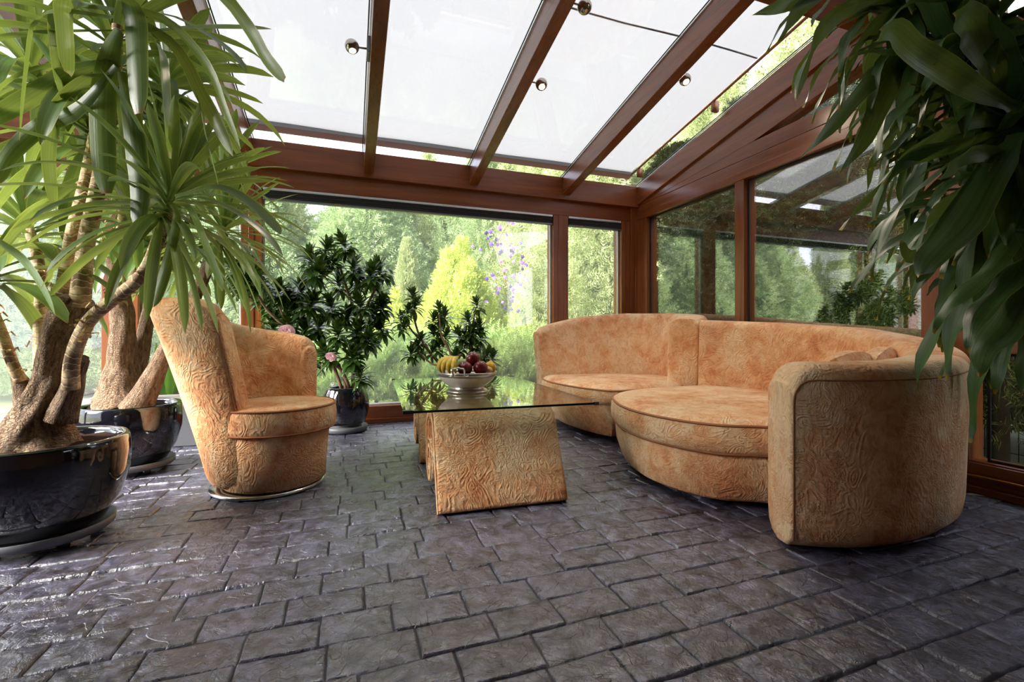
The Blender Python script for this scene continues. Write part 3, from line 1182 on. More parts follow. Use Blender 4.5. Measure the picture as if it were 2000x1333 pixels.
# ---- left (far) sofa section --------------------------------------------------
sl = thing('sofa_section', 'tan embossed velvet sofa section at the window corner with lower front', 'sofa', (2.2, 3.3, 0))
cL = [(2.445, 2.90), (2.585, 3.03), (2.70, 3.20), (2.745, 3.42), (2.68, 3.63), (2.50, 3.77), (2.26, 3.83), (1.95, 3.83), (1.655, 3.80)]
pathL = even(spline(cL, 160), 60)
mb = MB()
back_sweep(mb, pathL, pw((0, 0.235), (0.3, 0.215), (0.8, 0.19), (1, 0.12)),
           pw((0, 0.915), (0.12, 0.945), (0.35, 0.99), (0.55, 1.0), (0.75, 0.965), (0.9, 0.905), (1, 0.85)),
           pw((0, 0.02), (0.2, 0.10), (1, 0.15)), inner=1, zb=0.04, round_r=0.065, endr=(0.05, 0.02), drop=(0.0, 0.03))
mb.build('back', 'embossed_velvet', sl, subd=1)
seatL = [(1.665, 3.80), (1.60, 3.66), (1.572, 3.45), (1.585, 3.22), (1.635, 2.97), (1.735, 2.775), (1.95, 2.775), (2.2, 2.80), (2.38, 2.83), (2.56, 3.03), (2.66, 3.22), (2.68, 3.42),
         (2.6, 3.62), (2.42, 3.74), (2.15, 3.78), (1.9, 3.79)]
PL = closed_curve(seatL, 90)
mb = MB()
# the base tucks in towards the floor on its window side
Q0 = offset_poly(PL, 0.03)
lay = [(0.13, 0.045), (0.115, 0.06), (0.075, 0.15), (0.03, 0.28), (0.05, 0.30)]
puff(mb, PL, lay)
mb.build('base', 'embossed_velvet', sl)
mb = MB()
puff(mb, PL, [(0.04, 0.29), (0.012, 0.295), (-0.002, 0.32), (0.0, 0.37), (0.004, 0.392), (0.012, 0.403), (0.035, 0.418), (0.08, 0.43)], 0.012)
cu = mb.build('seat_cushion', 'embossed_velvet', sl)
piping(offset_poly(PL, 0.003), 0.396).build('top_piping', 'velvet_piping', cu)
feet(sl, ((1.9, 3.55), (1.98, 3.05), (2.5, 3.1), (2.5, 3.6)))


# ---- throw pillows behind the near arm --------------------------------------------
def pillow(c, w, h, d, yaw, pitch, label):
    o = thing('throw_pillow', label, 'pillow', tuple(c), 'pillows on the near sofa section')
    mb = MB()
    n = 14
    vs, fs = [], []
    for side in (1, -1):
        for j in range(n + 1):
            for i in range(n + 1):
                x, z = i / n * 2 - 1, j / n * 2 - 1
                b_ = (max(0, 1 - abs(x) ** 2.6) * max(0, 1 - abs(z) ** 2.6)) ** 0.55
                k = 1 - 0.10 * (1 - abs(x)) * abs(z) ** 3 * 0
                vs.append(Vector((x * w / 2 * (1 - 0.06 * (1 - z * z)), side * d / 2 * b_, z * h / 2 * (1 - 0.30 * x * x))))
    m = (n + 1) ** 2
    for j in range(n):
        for i in range(n):
            a = j * (n + 1) + i
            fs.append((a, a + 1, a + n + 2, a + n + 1))
            fs.append((m + a, m + a + n + 1, m + a + n + 2, m + a + 1))
    from mathutils import Euler
    R = Euler((pitch, 0, yaw)).to_matrix()
    mb.add([R @ p + Vector(c) for p in vs], fs)
    mb.build('cover', 'embossed_velvet', o)


pillow((2.26, 1.56, 0.590), 0.36, 0.30, 0.15, math.radians(6), math.radians(34), 'tan velvet throw pillow showing over the near arm, nearer the seats')
pillow((2.50, 1.57, 0.600), 0.36, 0.31, 0.15, math.radians(24), math.radians(30), 'tan velvet throw pillow showing over the near arm, deeper in the corner')

# ------------------------------------------------------------------ tub chair
ch = thing('tub_chair', 'tan embossed velvet swivel tub chair with high sweeping back on a chrome ring', 'chair', (-0.405, 2.735, 0))
CC = np.array([-0.405, 2.735])
mb = MB()
mb.lathe([(0.19, 0.0), (0.272, 0.0), (0.278, 0.008), (0.272, 0.018), (0.19, 0.018), (0.19, 0.0)], (CC[0], CC[1], 0.0), 64)
mb.build('swivel_ring', 'steel', ch)
# shell
A0, A1 = math.radians(-102), math.radians(-322)     # near end -> round the back (clockwise) -> far end
NA = 72
hts = pw((0, 0.955), (0.10, 0.972), (0.30, 0.97), (0.45, 0.945), (0.6, 0.885), (0.75, 0.835), (0.9, 0.805), (1, 0.775))
back_dir = np.array([-0.92, 0.36])


def shell_pt(s, z, t):
    """t: 0 outer .. 1 inner"""
    a = A0 + (A1 - A0) * s
    f = z / 0.97
    cz = CC + back_dir * (0.145 * f ** 1.2)
    ro = 0.268 + 0.150 * f ** 1.15 + 0.02 * (1 if s > 0.75 else 0) * (s - 0.75) / 0.25 * f
    thk = 0.095 + 0.035 * max(0, 1 - s * 3)
    ro *= 0.83 + 0.17 * min(1, s / 0.22) ** 0.7
    r = ro - thk * t
    end_lean = 0.0
    return (cz[0] + r * math.cos(a), cz[1] + r * math.sin(a), z)


mb = MB()
rings = []
ND = 9


def shell_ring(s, k, push):
    h = hts(s)
    for dd, R_ in ((s * 1.45, 0.06), ((1 - s) * 1.45, 0.05)):
        if dd < R_:
            h -= R_ * (1 - math.sqrt(max(0, 1 - (1 - dd / R_) ** 2)))
    r = 0.047
    sec = []
    for i in range(ND):
        sec.append((0.5 - 0.5 * k, 0.022 + (h - r - 0.022) * i / (ND - 1)))
    for i in range(1, 7):
        a = PI * i / 7
        sec.append((0.5 - 0.5 * k * math.cos(a), h - r + r * math.sin(a) * (0.4 + 0.6 * k)))
    for i in range(ND):
        sec.append((0.5 + 0.5 * k, h - r - (h - r - 0.022) * i / (ND - 1)))
    out = []
    a = A0 + (A1 - A0) * s
    tang = np.array([-math.sin(a), math.cos(a)]) * (-1)     # along increasing s (clockwise)
    for t, z in sec:
        p = shell_pt(s, z, t)
        out.append((p[0] + tang[0] * push, p[1] + tang[1] * push, z))
    return out


for k, b_ in ((0.3, 1.0), (0.72, 0.97), (0.92, 0.8), (0.98, 0.45)):
    rings.append(shell_ring(0, k, -0.016 * b_))
for i in list(range(NA)):
    if i in (0, NA - 2):
        for q_ in ((0, 0.15, 0.4, 0.7) if i == 0 else (0, 0.3, 0.6, 0.85)):
            rings.append(shell_ring((i + q_) / (NA - 1), 1.0, 0))
    else:
        rings.append(shell_ring(i / (NA - 1), 1.0, 0))
for k, b_ in ((0.98, 0.4), (0.9, 0.75), (0.7, 0.95), (0.3, 1.0)):
    rings.append(shell_ring(1, k, 0.02 * b_))
m_ = len(rings[0])
fs = []
for i in range(len(rings) - 1):
    for k in range(m_):
        k2 = (k + 1) % m_
        fs.append((i * m_ + k, (i + 1) * m_ + k, (i + 1) * m_ + k2, i * m_ + k2))
fs.append(tuple(range(m_)))
fs.append(tuple((len(rings) - 1) * m_ + k for k in range(m_ - 1, -1, -1)))
mb.add([p for r in rings for p in r], fs)
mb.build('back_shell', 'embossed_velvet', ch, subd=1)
mb = MB()
ring0 = shell_ring(0, 1.0, -0.001)
mb.tube(ring0, 0.0028, 6)
mb.build('seam', 'velvet_piping', ch)
ang = np.linspace(0, 2 * PI, 65)[:-1]
SCN = CC + np.array([0.045, -0.02])
P0 = np.stack([SCN[0] + 0.285 * np.cos(ang), SCN[1] + 0.285 * np.sin(ang)], 1)
mb = MB()
P1 = np.stack([CC[0] + 0.03 + 0.262 * np.cos(ang), CC[1] - 0.01 + 0.262 * np.sin(ang)], 1)
puff(mb, P1, [(0.02, 0.022), (0.012, 0.03), (0.006, 0.15), (-0.006, 0.27), (0.0, 0.305), (0.03, 0.31)])
mb.build('base', 'embossed_velvet', ch)
mb = MB()
puff(mb, P0, [(0.03, 0.30), (0.004, 0.305), (-0.004, 0.33), (-0.006, 0.37), (-0.002, 0.41), (0.004, 0.422), (0.012, 0.428), (0.05, 0.437), (0.1, 0.441)], 0.006)
cu = mb.build('seat_cushion', 'embossed_velvet', ch)
piping(offset_poly(P0, 0.002), 0.424, 0.006).build('top_piping', 'velvet_piping', cu)
piping(offset_poly(P0, 0.002), 0.306, 0.006).build('lower_piping', 'velvet_piping', cu)

# ------------------------------------------------------------------ coffee table
TA = math.radians(-3.0)
tb = thing('coffee_table', 'low coffee table with glass top on two tan velvet scroll legs', 'table', (0.68, 2.65, 0))
O = np.array([0.213, 1.955])
ex, ey = np.array([math.cos(TA), math.sin(TA)]), np.array([-math.sin(TA), math.cos(TA)])


def tp(a, b_, z):
    q = O + ex * a + ey * b_
    return (q[0], q[1], z)


TZ = 0.462
mb = MB()
W_, D_ = 0.905, 1.42
c = 0.018
pl = [(c, 0), (W_ - c, 0), (W_, c), (W_, D_ - c), (W_ - c, D_), (c, D_), (0, D_ - c), (0, c)]
n = len(pl)
vs = [tp(a, b_, TZ) for a, b_ in pl] + [tp(a, b_, TZ + 0.010) for a, b_ in pl]
mb.add(vs, [tuple(range(n - 1, -1, -1)), tuple(range(n, 2 * n))], mi=0)
mb.add(vs, [(i, (i + 1) % n, n + (i + 1) % n, n + i) for i in range(n)], mi=1)
gt = mb.build('glass_top', ['glass_table', 'glass_edge'], tb, smooth=False)
for a, b_, mm in ((0.0, 0.0, 'black_plastic'), (W_, 0.0, 'chrome'), (W_, D_, 'black_plastic'), (0.0, D_, 'chrome')):
    mb = MB()
    sa, sb = (1 if a == 0 else -1), (1 if b_ == 0 else -1)
    L1 = 0.042 if mm == 'black_plastic' else 0.022
    p = [(a - sa * 0.003, b_ - sb * 0.003), (a + sa * L1, b_ - sb * 0.003), (a + sa * L1 * 0.8, b_ + sb * 0.02), (a + sa * 0.02, b_ + sb * 0.022), (a - sa * 0.003, b_ + sb * L1 * 0.8)]
    mb.prism([tp(x, y, TZ - 0.003) for x, y in p], (0, 0, 0.016))
    mb.build('corner_cap', mm, gt, smooth=False, bevel=0.002)


def scroll_leg(b0):
    """rolled upholstered volute: straight front limb, arch on top, coil at the back. profile in (b, z)"""
    th = 0.043                                   # half thickness
    cl = []                                      # centre line
    for t in np.linspace(0, 1, 9):
        cl.append((0.045 + 0.150 * t ** 0.95, 0.004 + 0.306 * t))
    cx, cz = 0.355, 0.29                         # arch: semi-ellipse
    for t in np.linspace(0.04, 1, 16):
        a = PI * (1 - t)
        cl.append((cx + 0.160 * math.cos(a), 0.312 + 0.101 * math.sin(a)))
    # coil
    x0, z0 = 0.405, 0.165
    for t in np.linspace(0.02, 1, 46):
        a = 0.45 - t * 2 * PI * 1.12
        r = 0.116 - 0.062 * t
        if t < 0.12:
            r += 0.03 * (1 - t / 0.12) * 0
        cl.append((x0 + r * math.cos(a), z0 + r * math.sin(a) * 1.03 + 0.0))
    cl = np.array(cl)
    # smooth join
    cl = even(cl, 110)
    for _ in range(3):
        cl[1:-1] = (cl[:-2] + 2 * cl[1:-1] + cl[2:]) / 4
    T = np.gradient(cl, axis=0)
    T /= np.linalg.norm(T, axis=1)[:, None]
    Nn = np.stack([-T[:, 1], T[:, 0]], 1)
    thk = np.interp(np.linspace(0, 1, len(cl)), [0, 0.03, 0.1, 0.5, 0.7, 0.97, 1], [0.024, 0.036, 0.043, 0.040, 0.026, 0.023, 0.014])
    Lp = cl + Nn * thk[:, None]
    Rp = cl - Nn * thk[:, None]
    mb = MB()
    a0, a1 = 0.148, 0.760
    prof = []
    cols = [(a0 + 0.0, 0.80), (a0 + 0.004, 0.93), (a0 + 0.014, 1.0)] + [(a0 + 0.014 + (a1 - a0 - 0.028) * t, 1.0) for t in np.linspace(0.1, 0.9, 9)] + [(a1 - 0.014, 1.0), (a1 - 0.004, 0.93), (a1, 0.80)]
    m = len(cl)
    vs, fs = [], []
    for a, k in cols:
        for i in range(m):
            q = cl[i] + Nn[i] * thk[i] * k
            vs.append(tp(a, b0 + q[0], q[1]))
        for i in range(m - 1, -1, -1):
            q = cl[i] - Nn[i] * thk[i] * k
            vs.append(tp(a, b0 + q[0], q[1]))
    w = 2 * m
    for j in range(len(cols) - 1):
        for i in range(w):
            i2 = (i + 1) % w
            fs.append((j * w + i, j * w + i2, (j + 1) * w + i2, (j + 1) * w + i))
    for j, flip in ((0, True), (len(cols) - 1, False)):
        for i in range(m - 1):
            q = (j * w + i, j * w + i + 1, j * w + w - 2 - i, j * w + w - 1 - i)
            fs.append(q if flip else q[::-1])
    mb.add(vs, fs)
    return mb


for b0 in (0.0, 0.83):
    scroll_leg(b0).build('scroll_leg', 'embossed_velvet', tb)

# ------------------------------------------------------------------ fruit bowl
BC = Vector((0.624, 2.505, TZ + 0.010))
bw = thing('fruit_bowl', 'white ceramic footed bowl with pewter rim and handles on the glass table', 'bowl', tuple(BC))
mb = MB()
mb.lathe([(0.0, 0.028), (0.095, 0.030), (0.100, 0.034), (0.118, 0.046), (0.143, 0.066), (0.158, 0.086), (0.163, 0.097), (0.158, 0.098), (0.140, 0.075), (0.10, 0.048), (0.0, 0.042)], BC, 64)
mb.build('dish', 'ceramic', bw)
mb = MB()
mb.lathe([(0.105, 0.0), (0.116, 0.002), (0.119, 0.008), (0.112, 0.014), (0.098, 0.020), (0.093, 0.026), (0.097, 0.031), (0.088, 0.031), (0.088, 0.0), (0.105, 0.0)], BC, 64)
mb.build('pewter_foot', 'pewter', bw)
mb = MB()
mb.lathe([(0.1575, 0.092), (0.1625, 0.091), (0.1675, 0.104), (0.1695, 0.113), (0.167, 0.1155), (0.163, 0.113), (0.158, 0.1), (0.1575, 0.092)], BC, 64)
mb.build('pewter_rim', 'pewter', bw)
for an in (math.radians(-118), math.radians(62)):
    mb = MB()
    er = Vector((math.cos(an), math.sin(an), 0))
    et = Vector((-math.sin(an), math.cos(an), 0))
    p = []
    for x, r, z in ((-0.050, 0.170, 0.103), (-0.040, 0.176, 0.100), (-0.031, 0.181, 0.108), (-0.032, 0.184, 0.130), (-0.027, 0.186, 0.142), (-0.012, 0.187, 0.144), (0.0, 0.188, 0.147),
                    (0.012, 0.187, 0.144), (0.027, 0.186, 0.142), (0.032, 0.184, 0.130), (0.031, 0.181, 0.108), (0.040, 0.176, 0.100), (0.050, 0.170, 0.103)):
        p.append(BC + er * r + et * x + Vector((0, 0, z)))
    q = spline([tuple(x) for x in p], 49)
    mb.tube(q, 0.0042, 8)
    mb.sphere(p[6], 0.007, 10, 8)
    mb.build('handle', 'pewter', bw)


def fruit_thing(name, label, cat, c, r, mat, kind='apple', axis=(0, 0, 1)):
    c = BC + Vector(c)
    o = thing(name, label, cat, tuple(c))
    prof = []
    for i in range(19):
        th = PI * i / 18
        if kind == 'apple':
            rr = r * (math.sin(th) ** 0.86) * (1.03 - 0.08 * math.cos(th) * -1)
            z = -math.cos(th) * r * 0.92
            if i > 15:
                z -= (i - 15) / 3 * r * 0.22
            if i < 2:
                z += (2 - i) / 2 * r * 0.1
        elif kind == 'lemon':
            rr = r * math.sin(th)
            z = -math.cos(th) * r * 1.12
            if i >= 16:
                rr = r * (0.30, 0.2, 0.0)[i - 16]
                z = r * (1.12, 1.26, 1.34)[i - 16]
        else:
            rr = r * math.sin(th)
            z = -math.cos(th) * r * 0.95
        prof.append((max(rr, 1e-5), z))
    mb = MB()
    mb.lathe(prof, (0, 0, 0), 28)
    q = Vector((0, 0, 1)).rotation_difference(Vector(axis).normalized())
    mb.v = [tuple(q @ Vector(p) + c) for p in mb.v]
    mb.build('skin', mat, o)
    if kind == 'apple':
        mb = MB()
        a = q @ Vector((0, 0, r * 0.60)) + c
        b_ = q @ Vector((0.004, 0, r * 1.02)) + c
        mb.tube([a, b_], [0.0015, 0.002], 6)
        mb.build('stalk', 'banana_stem', o)
    return o


fv = Vector((-SY, -CY, 0))      # towards the viewer
rv = Vector((CY, -SY, 0))


def bp(r, t, z):
    """bowl point: r right, t towards the viewer"""
    return tuple(rv * r + fv * t + Vector((0, 0, z)))


fruit_thing('apple', 'dark red apple in bowl, front left beside the bananas', 'apple', bp(-0.006, 0.062, 0.138), 0.040, 'red_apple', 'apple', bp(-0.25, 0.45, 0.8))
fruit_thing('apple', 'dark red apple in bowl, front right next to lemon', 'apple', bp(0.080, 0.052, 0.139), 0.040, 'red_apple', 'apple', bp(0.3, -0.6, 0.6))
fruit_thing('apple', 'dark red apple lying on top of the other apples', 'apple', bp(0.032, 0.0, 0.186), 0.041, 'red_apple', 'apple', bp(-0.55, 0.3, 0.6))
fruit_thing('apple', 'green apple in bowl behind the bananas', 'apple', bp(-0.030, -0.055, 0.150), 0.037, 'green_apple', 'apple', (0, 0, 1))
fruit_thing('lemon', 'yellow lemon at right edge of the fruit bowl', 'lemon', bp(0.128, -0.02, 0.133), 0.033, 'lemon_skin', 'lemon', bp(0.15, 0.0, 1))
fruit_thing('peach', 'pale peach tucked between lemon and red apple', 'peach', bp(0.122, 0.045, 0.122), 0.025, 'peach_skin', 'peach')
bn = thing('banana_bunch', 'bunch of yellow bananas at left side of the fruit bowl', 'bananas', tuple(BC + Vector(bp(-0.09, 0.03, 0.1))))
stem_p = BC + Vector(bp(-0.048, -0.005, 0.196))
for k, (r, t, z) in enumerate(((-0.150, -0.005, 0.112), (-0.138, 0.045, 0.107), (-0.112, 0.080, 0.105), (-0.080, 0.102, 0.105), (-0.048, 0.108, 0.111))):
    tip = BC + Vector(bp(r, t, z))
    mid = (stem_p + tip) / 2 + Vector(bp(r * 0.30, t * 0.42, 0.020))
    q1 = stem_p + (mid - stem_p) * 0.42 + Vector(bp(r * 0.08, t * 0.1, 0.006))
    q2 = mid + (tip - mid) * 0.55 + Vector(bp(r * 0.08, t * 0.14, 0.002))
    pts = spline([tuple(stem_p), tuple(q1), tuple(mid), tuple(q2), tuple(tip)], 17)
    rad = [0.0045, 0.005, 0.006, 0.008, 0.0105, 0.013, 0.0145, 0.0152, 0.0155, 0.0155, 0.0152, 0.0145, 0.013, 0.011, 0.008, 0.005, 0.0035]
    mb = MB()
    mb.tube(pts, rad, 7)
    mb.build('banana', 'banana_skin', bn)
mb = MB()
mb.tube([stem_p + Vector((0, 0, -0.006)), stem_p + Vector(bp(0.008, -0.008, 0.010)), stem_p + Vector(bp(0.02, -0.014, 0.006))], [0.008, 0.008, 0.006], 8)
mb.build('stem', 'banana_stem', bn)


# ------------------------------------------------------------------ leaves
def ribbon(mb, pts, wid, side0, fold=0.25, wave=0.0, ph=0.0, cols=5):
    """leaf blade along pts with widths; side0 = approximate sideways direction"""
    pts = [Vector(p) for p in pts]
    n = len(pts)
    vs, us, fs = [], [], []
    side = Vector(side0)
    for i, p in enumerate(pts):
        t = (pts[min(i + 1, n - 1)] - pts[max(i - 1, 0)])
        if t.length < 1e-9:
            t = Vector((0, 0, 1))
        t.normalize()
        side = side - t * side.dot(t)
        if side.length < 1e-5:
            side = t.orthogonal()
        side.normalize()
        up = side.cross(t)
        w = wid[i] / 2
        for k in range(cols):
            x = k / (cols - 1) * 2 - 1
            z = fold * (abs(x) - 0.35) * w
            if wave:
                z += wave * abs(x) * math.sin(i * 1.15 + ph + (1.7 if x > 0 else 0))
            vs.append(p + side * (x * w) + up * z)
            us.append((k / (cols - 1), i / (n - 1)))
    for i in range(n - 1):
        for k in range(cols - 1):
            a = i * cols + k
            fs.append((a, a + 1, a + cols + 1, a + cols))
    mb.add(vs, fs, us)


def grow(p0, d0, L, droop, n=11, stiff=1.0):
    """points of a leaf leaving p0 along d0 and bending down"""
    pts = [Vector(p0)]
    d = Vector(d0).normalized()
    st = L / (n - 1)
    for i in range(n - 1):
        f = (i + 1) / (n - 1)
        d = (d + Vector((0, 0, -1)) * droop * st * (0.25 + 1.5 * f ** stiff)).normalized()
        pts.append(pts[-1] + d * st)
    return pts


def yw(L, w, n=11):
    """yucca blade widths: narrow neck, broad middle, pointed tip"""
    prof = np.interp(np.linspace(0, 1, n), [0, 0.08, 0.2, 0.45, 0.7, 0.88, 0.96, 1.0], [0.5, 0.42, 0.68, 1.0, 1.0, 0.78, 0.42, 0.06])
    return [w * x for x in prof]


def rosette(mb, c, axis, n, L, w, droop, spread=(8, 115), stem_len=0.10, fold=0.3, wave=0.0, rnd=random, prof=yw, npt=11, cols=5):
    axis = Vector(axis).normalized()
    u = axis.orthogonal().normalized()
    v = axis.cross(u)
    for i in range(n):
        f = (i + 0.5) / n
        az = i * 2.39996 + rnd.uniform(-0.25, 0.25)
        el = math.radians(spread[0] + (spread[1] - spread[0]) * f ** 0.85 + rnd.uniform(-7, 7))
        d = axis * math.cos(el) + (u * math.cos(az) + v * math.sin(az)) * math.sin(el)
        p0 = Vector(c) - axis * stem_len * f
        LL = L * rnd.uniform(0.8, 1.1) * (0.72 + 0.28 * min(1, f * 2.2))
        dr = droop * rnd.uniform(0.5, 1.5) * (0.4 + 0.9 * f)
        pts = grow(p0, d, LL, dr, npt)
        side = d.cross(axis)
        if side.length < 1e-3:
            side = u
        ribbon(mb, pts, prof(LL, w * rnd.uniform(0.85, 1.12), npt), side, fold, wave, rnd.uniform(0, 6), cols)


def pot_profile(r, h, z0=0.0):
    return [(0.0, z0), (r * 0.62, z0), (r * 0.70, z0 + 0.01), (r * 0.88, z0 + h * 0.28), (r * 0.985, z0 + h * 0.58), (r * 1.0, z0 + h * 0.80), (r * 0.985, z0 + h * 0.93), (r * 0.975, z0 + h * 0.975),
            (r * 0.95, z0 + h * 1.0), (r * 0.90, z0 + h * 0.995), (r * 0.885, z0 + h * 0.96), (r * 0.885, z0 + h * 0.7), (0.0, z0 + h * 0.7)]


def pot_parts(t, c, r, h, z0, saucer_r, casters=True):
    mb = MB()
    mb.lathe(pot_profile(r, h, z0), (c[0], c[1], 0), 64)
    mb.build('pot', 'black_glaze', t)
    mb = MB()
    rr = r * 0.884
    seg = 40
    vs = [(c[0], c[1], z0 + h * 0.945)]
    fs = []
    for j in range(1, 7):
        for k in range(seg):
            a = 2 * PI * k / seg
            q = rr * j / 6
            x, y = c[0] + q * math.cos(a), c[1] + q * math.sin(a)
            vs.append((x, y, z0 + h * 0.935 + 0.022 * mnoise.noise(Vector((x * 34, y * 34, 0))) - 0.012 * (j == 6)))
    fs += [(0, 1 + k, 1 + (k + 1) % seg) for k in range(seg)]
    for j in range(5):
        for k in range(seg):
            a = 1 + j * seg
            fs.append((a + k, a + seg + k, a + seg + (k + 1) % seg, a + (k + 1) % seg))
    mb.add(vs, fs)
    mb.build('soil', 'soil', t)
    mb = MB()
    b0 = z0 - 0.028
    mb.lathe([(0.0, b0), (saucer_r * 0.96, b0), (saucer_r, b0 + 0.008), (saucer_r * 1.01, b0 + 0.034), (saucer_r * 0.985, b0 + 0.036), (saucer_r * 0.965, b0 + 0.012), (0.0, b0 + 0.010)], (c[0], c[1], 0), 56)
    sa = mb.build('saucer', 'saucer_grey', t)
    mb = MB()
    mb.lathe([(saucer_r * 0.55, b0 + 0.01), (saucer_r * 0.55, z0 + 0.006)], (c[0], c[1], 0), 24)
    mb.build('riser', 'planter_rim', sa)
    if b0 > 0.006:
        for k in range(5):
            a = 0.5 + k * 2 * PI / 5
            mb = MB()
            mb.lathe([(0.02, 0.0), (0.02, b0 + 0.001)], (c[0] + saucer_r * 0.72 * math.cos(a), c[1] + saucer_r * 0.72 * math.sin(a), 0), 10)
            mb.build('caster', 'black_plastic', sa)


def cane(t, pix, F, w, mat='yucca_cane', name='cane', vs=1.0, n=26, jitter=0.10, seg=12, husk=0):
    """cane through photo pixels at forward distances F, widths in pixels"""
    k = len(pix)
    Fs = np.interp(np.linspace(0, 1, k), np.linspace(0, 1, len(F)), F) if hasattr(F, '__len__') else [F] * k
    pts = [tuple(at(p[0], p[1], f)) for p, f in zip(pix, Fs)]
    rad = [ww / 2 * f / 889 / math.sqrt(1 + ((p[0] - 1000) / 889) ** 2) for ww, f, p in zip(w, Fs, pix)]
    sp = spline(pts, n)
    rr = np.interp(np.linspace(0, 1, n), np.linspace(0, 1, k), rad)
    mb = MB()
    mb.tube(sp, rr, seg, jitter=jitter, vscale=vs)
    o = mb.build(name, mat, t)
    if husk:
        hb = MB()
        for i in range(husk):
            j = random.randrange(2, n - 2)
            p = Vector(sp[j])
            ax = (Vector(sp[j + 1]) - p).normalized()
            a = random.uniform(0, 2 * PI)
            q = ax.orthogonal().normalized()
            d = q * math.cos(a) + ax.cross(q) * math.sin(a)
            s0 = p + d * rr[j] * 0.9
            pts2 = [s0, s0 + d * 0.012 + ax * 0.008, s0 + d * 0.022 + ax * random.uniform(-0.02, 0.016), s0 + d * 0.026 + ax * random.uniform(-0.02, 0.014)]
            ribbon(hb, pts2, [0.016, 0.013, 0.009, 0.002], ax.cross(d), 0.1, cols=3)
        hb.build('husks', 'dry_husk', o)['kind'] = 'stuff'
    return sp


# ------------------------------------------------------------------ front yucca
ya = thing('potted_yucca', 'large yucca with thick barky trunk in the front black glazed pot', 'plant', (-1.12, 2.27, 0))
pot_parts(ya, (-1.12, 2.27), 0.268, 0.335, 0.058, 0.215)
FA = 1.75
cane(ya, [(70, 872), (72, 850), (78, 810), (92, 760), (108, 700), (122, 650), (140, 612), (152, 590), (156, 580)], FA, [190, 158, 112, 90, 84, 80, 80, 74, 52], 'yucca_bark', 'trunk', 2.2, 44, 0.34, 28)
cane(ya, [(118, 640), (128, 560), (136, 500), (148, 440), (165, 370), (178, 300), (184, 262)], [1.74, 1.8], [40, 38, 36, 34, 30, 26, 22], husk=26)
cane(ya, [(156, 600), (162, 540), (168, 480), (180, 420), (194, 350), (208, 280), (222, 200), (228, 130), (229, 50)], [1.74, 1.7], [46, 42, 38, 36, 33, 30, 26, 24, 22], husk=30)
cane(ya, [(60, 840), (50, 790), (42, 752), (34, 735)], FA, [60, 46, 42, 34], 'yucca_bark', 'cane_stump', 2.2, 14, 0.25)
cane(ya, [(42, 745), (26, 715), (10, 670), (-4, 630), (-20, 590), (-40, 530)], [1.74, 1.66], [30, 28, 26, 24, 22, 20], husk=14)
cane(ya, [(82, 760), (78, 700), (78, 620), (80, 560), (72, 500), (58, 450)], [1.86, 1.92], [32, 30, 28, 27, 26, 24], husk=16)
cane(ya, [(118, 820), (135, 770), (150, 720), (158, 700)], [1.74, 1.72], [70, 52, 46, 40], 'yucca_bark', 'cane_stump', 2.2, 14, 0.25)
cane(ya, [(138, 760), (140, 715), (152, 670), (176, 625), (215, 590), (255, 560), (285, 525), (305, 480), (320, 435), (334, 395)], [1.70, 1.66, 1.62], [40, 37, 35, 33, 31, 30, 29, 28, 26, 22], husk=30)


def crown(t, u, v, F, ax, n, L, w, droop, seed, spread=(6, 118), sl=0.12):
    rnd = random.Random(seed)
    mb = MB()
    rosette(mb, at(u, v, F), ax, n, L, w, droop, spread, sl, 0.3, rnd=rnd)
    return mb.build('leaf_rosette', 'yucca_leaf', t)


crown(ya, 182, 236, 1.84, (0.05, 0, 1), 24, 0.50, 0.062, 3.2, 1)
crown(ya, 229, 30, 1.76, (0.05, 0, 1), 40, 0.56, 0.058, 3.4, 2, sl=0.30)
crown(ya, -30, 500, 1.66, (-0.4, 0, 1), 26, 0.42, 0.056, 3.0, 3)
crown(ya, 55, 425, 1.93, (-0.1, 0.1, 1), 30, 0.42, 0.056, 2.4, 4, (4, 100))
crown(ya, 340, 372, 1.62, (0.30, 0.1, 1), 68, 0.47, 0.036, 1.8, 5, (3, 130))
crown(ya, 60, 120, 1.95, (-0.2, 0.2, 1), 40, 0.55, 0.06, 3.0, 6)
crown(ya, 330, 150, 2.0, (0.2, 0.3, 1), 40, 0.5, 0.05, 2.4, 7, (10, 125))

# the big hanging blades of the top crown
def blunt(w, n=15):
    return [w * x for x in np.interp(np.linspace(0, 1, n), [0, 0.1, 0.3, 0.55, 0.85, 0.95, 1.0], [0.35, 0.5, 0.85, 1.0, 0.86, 0.7, 0.34])]


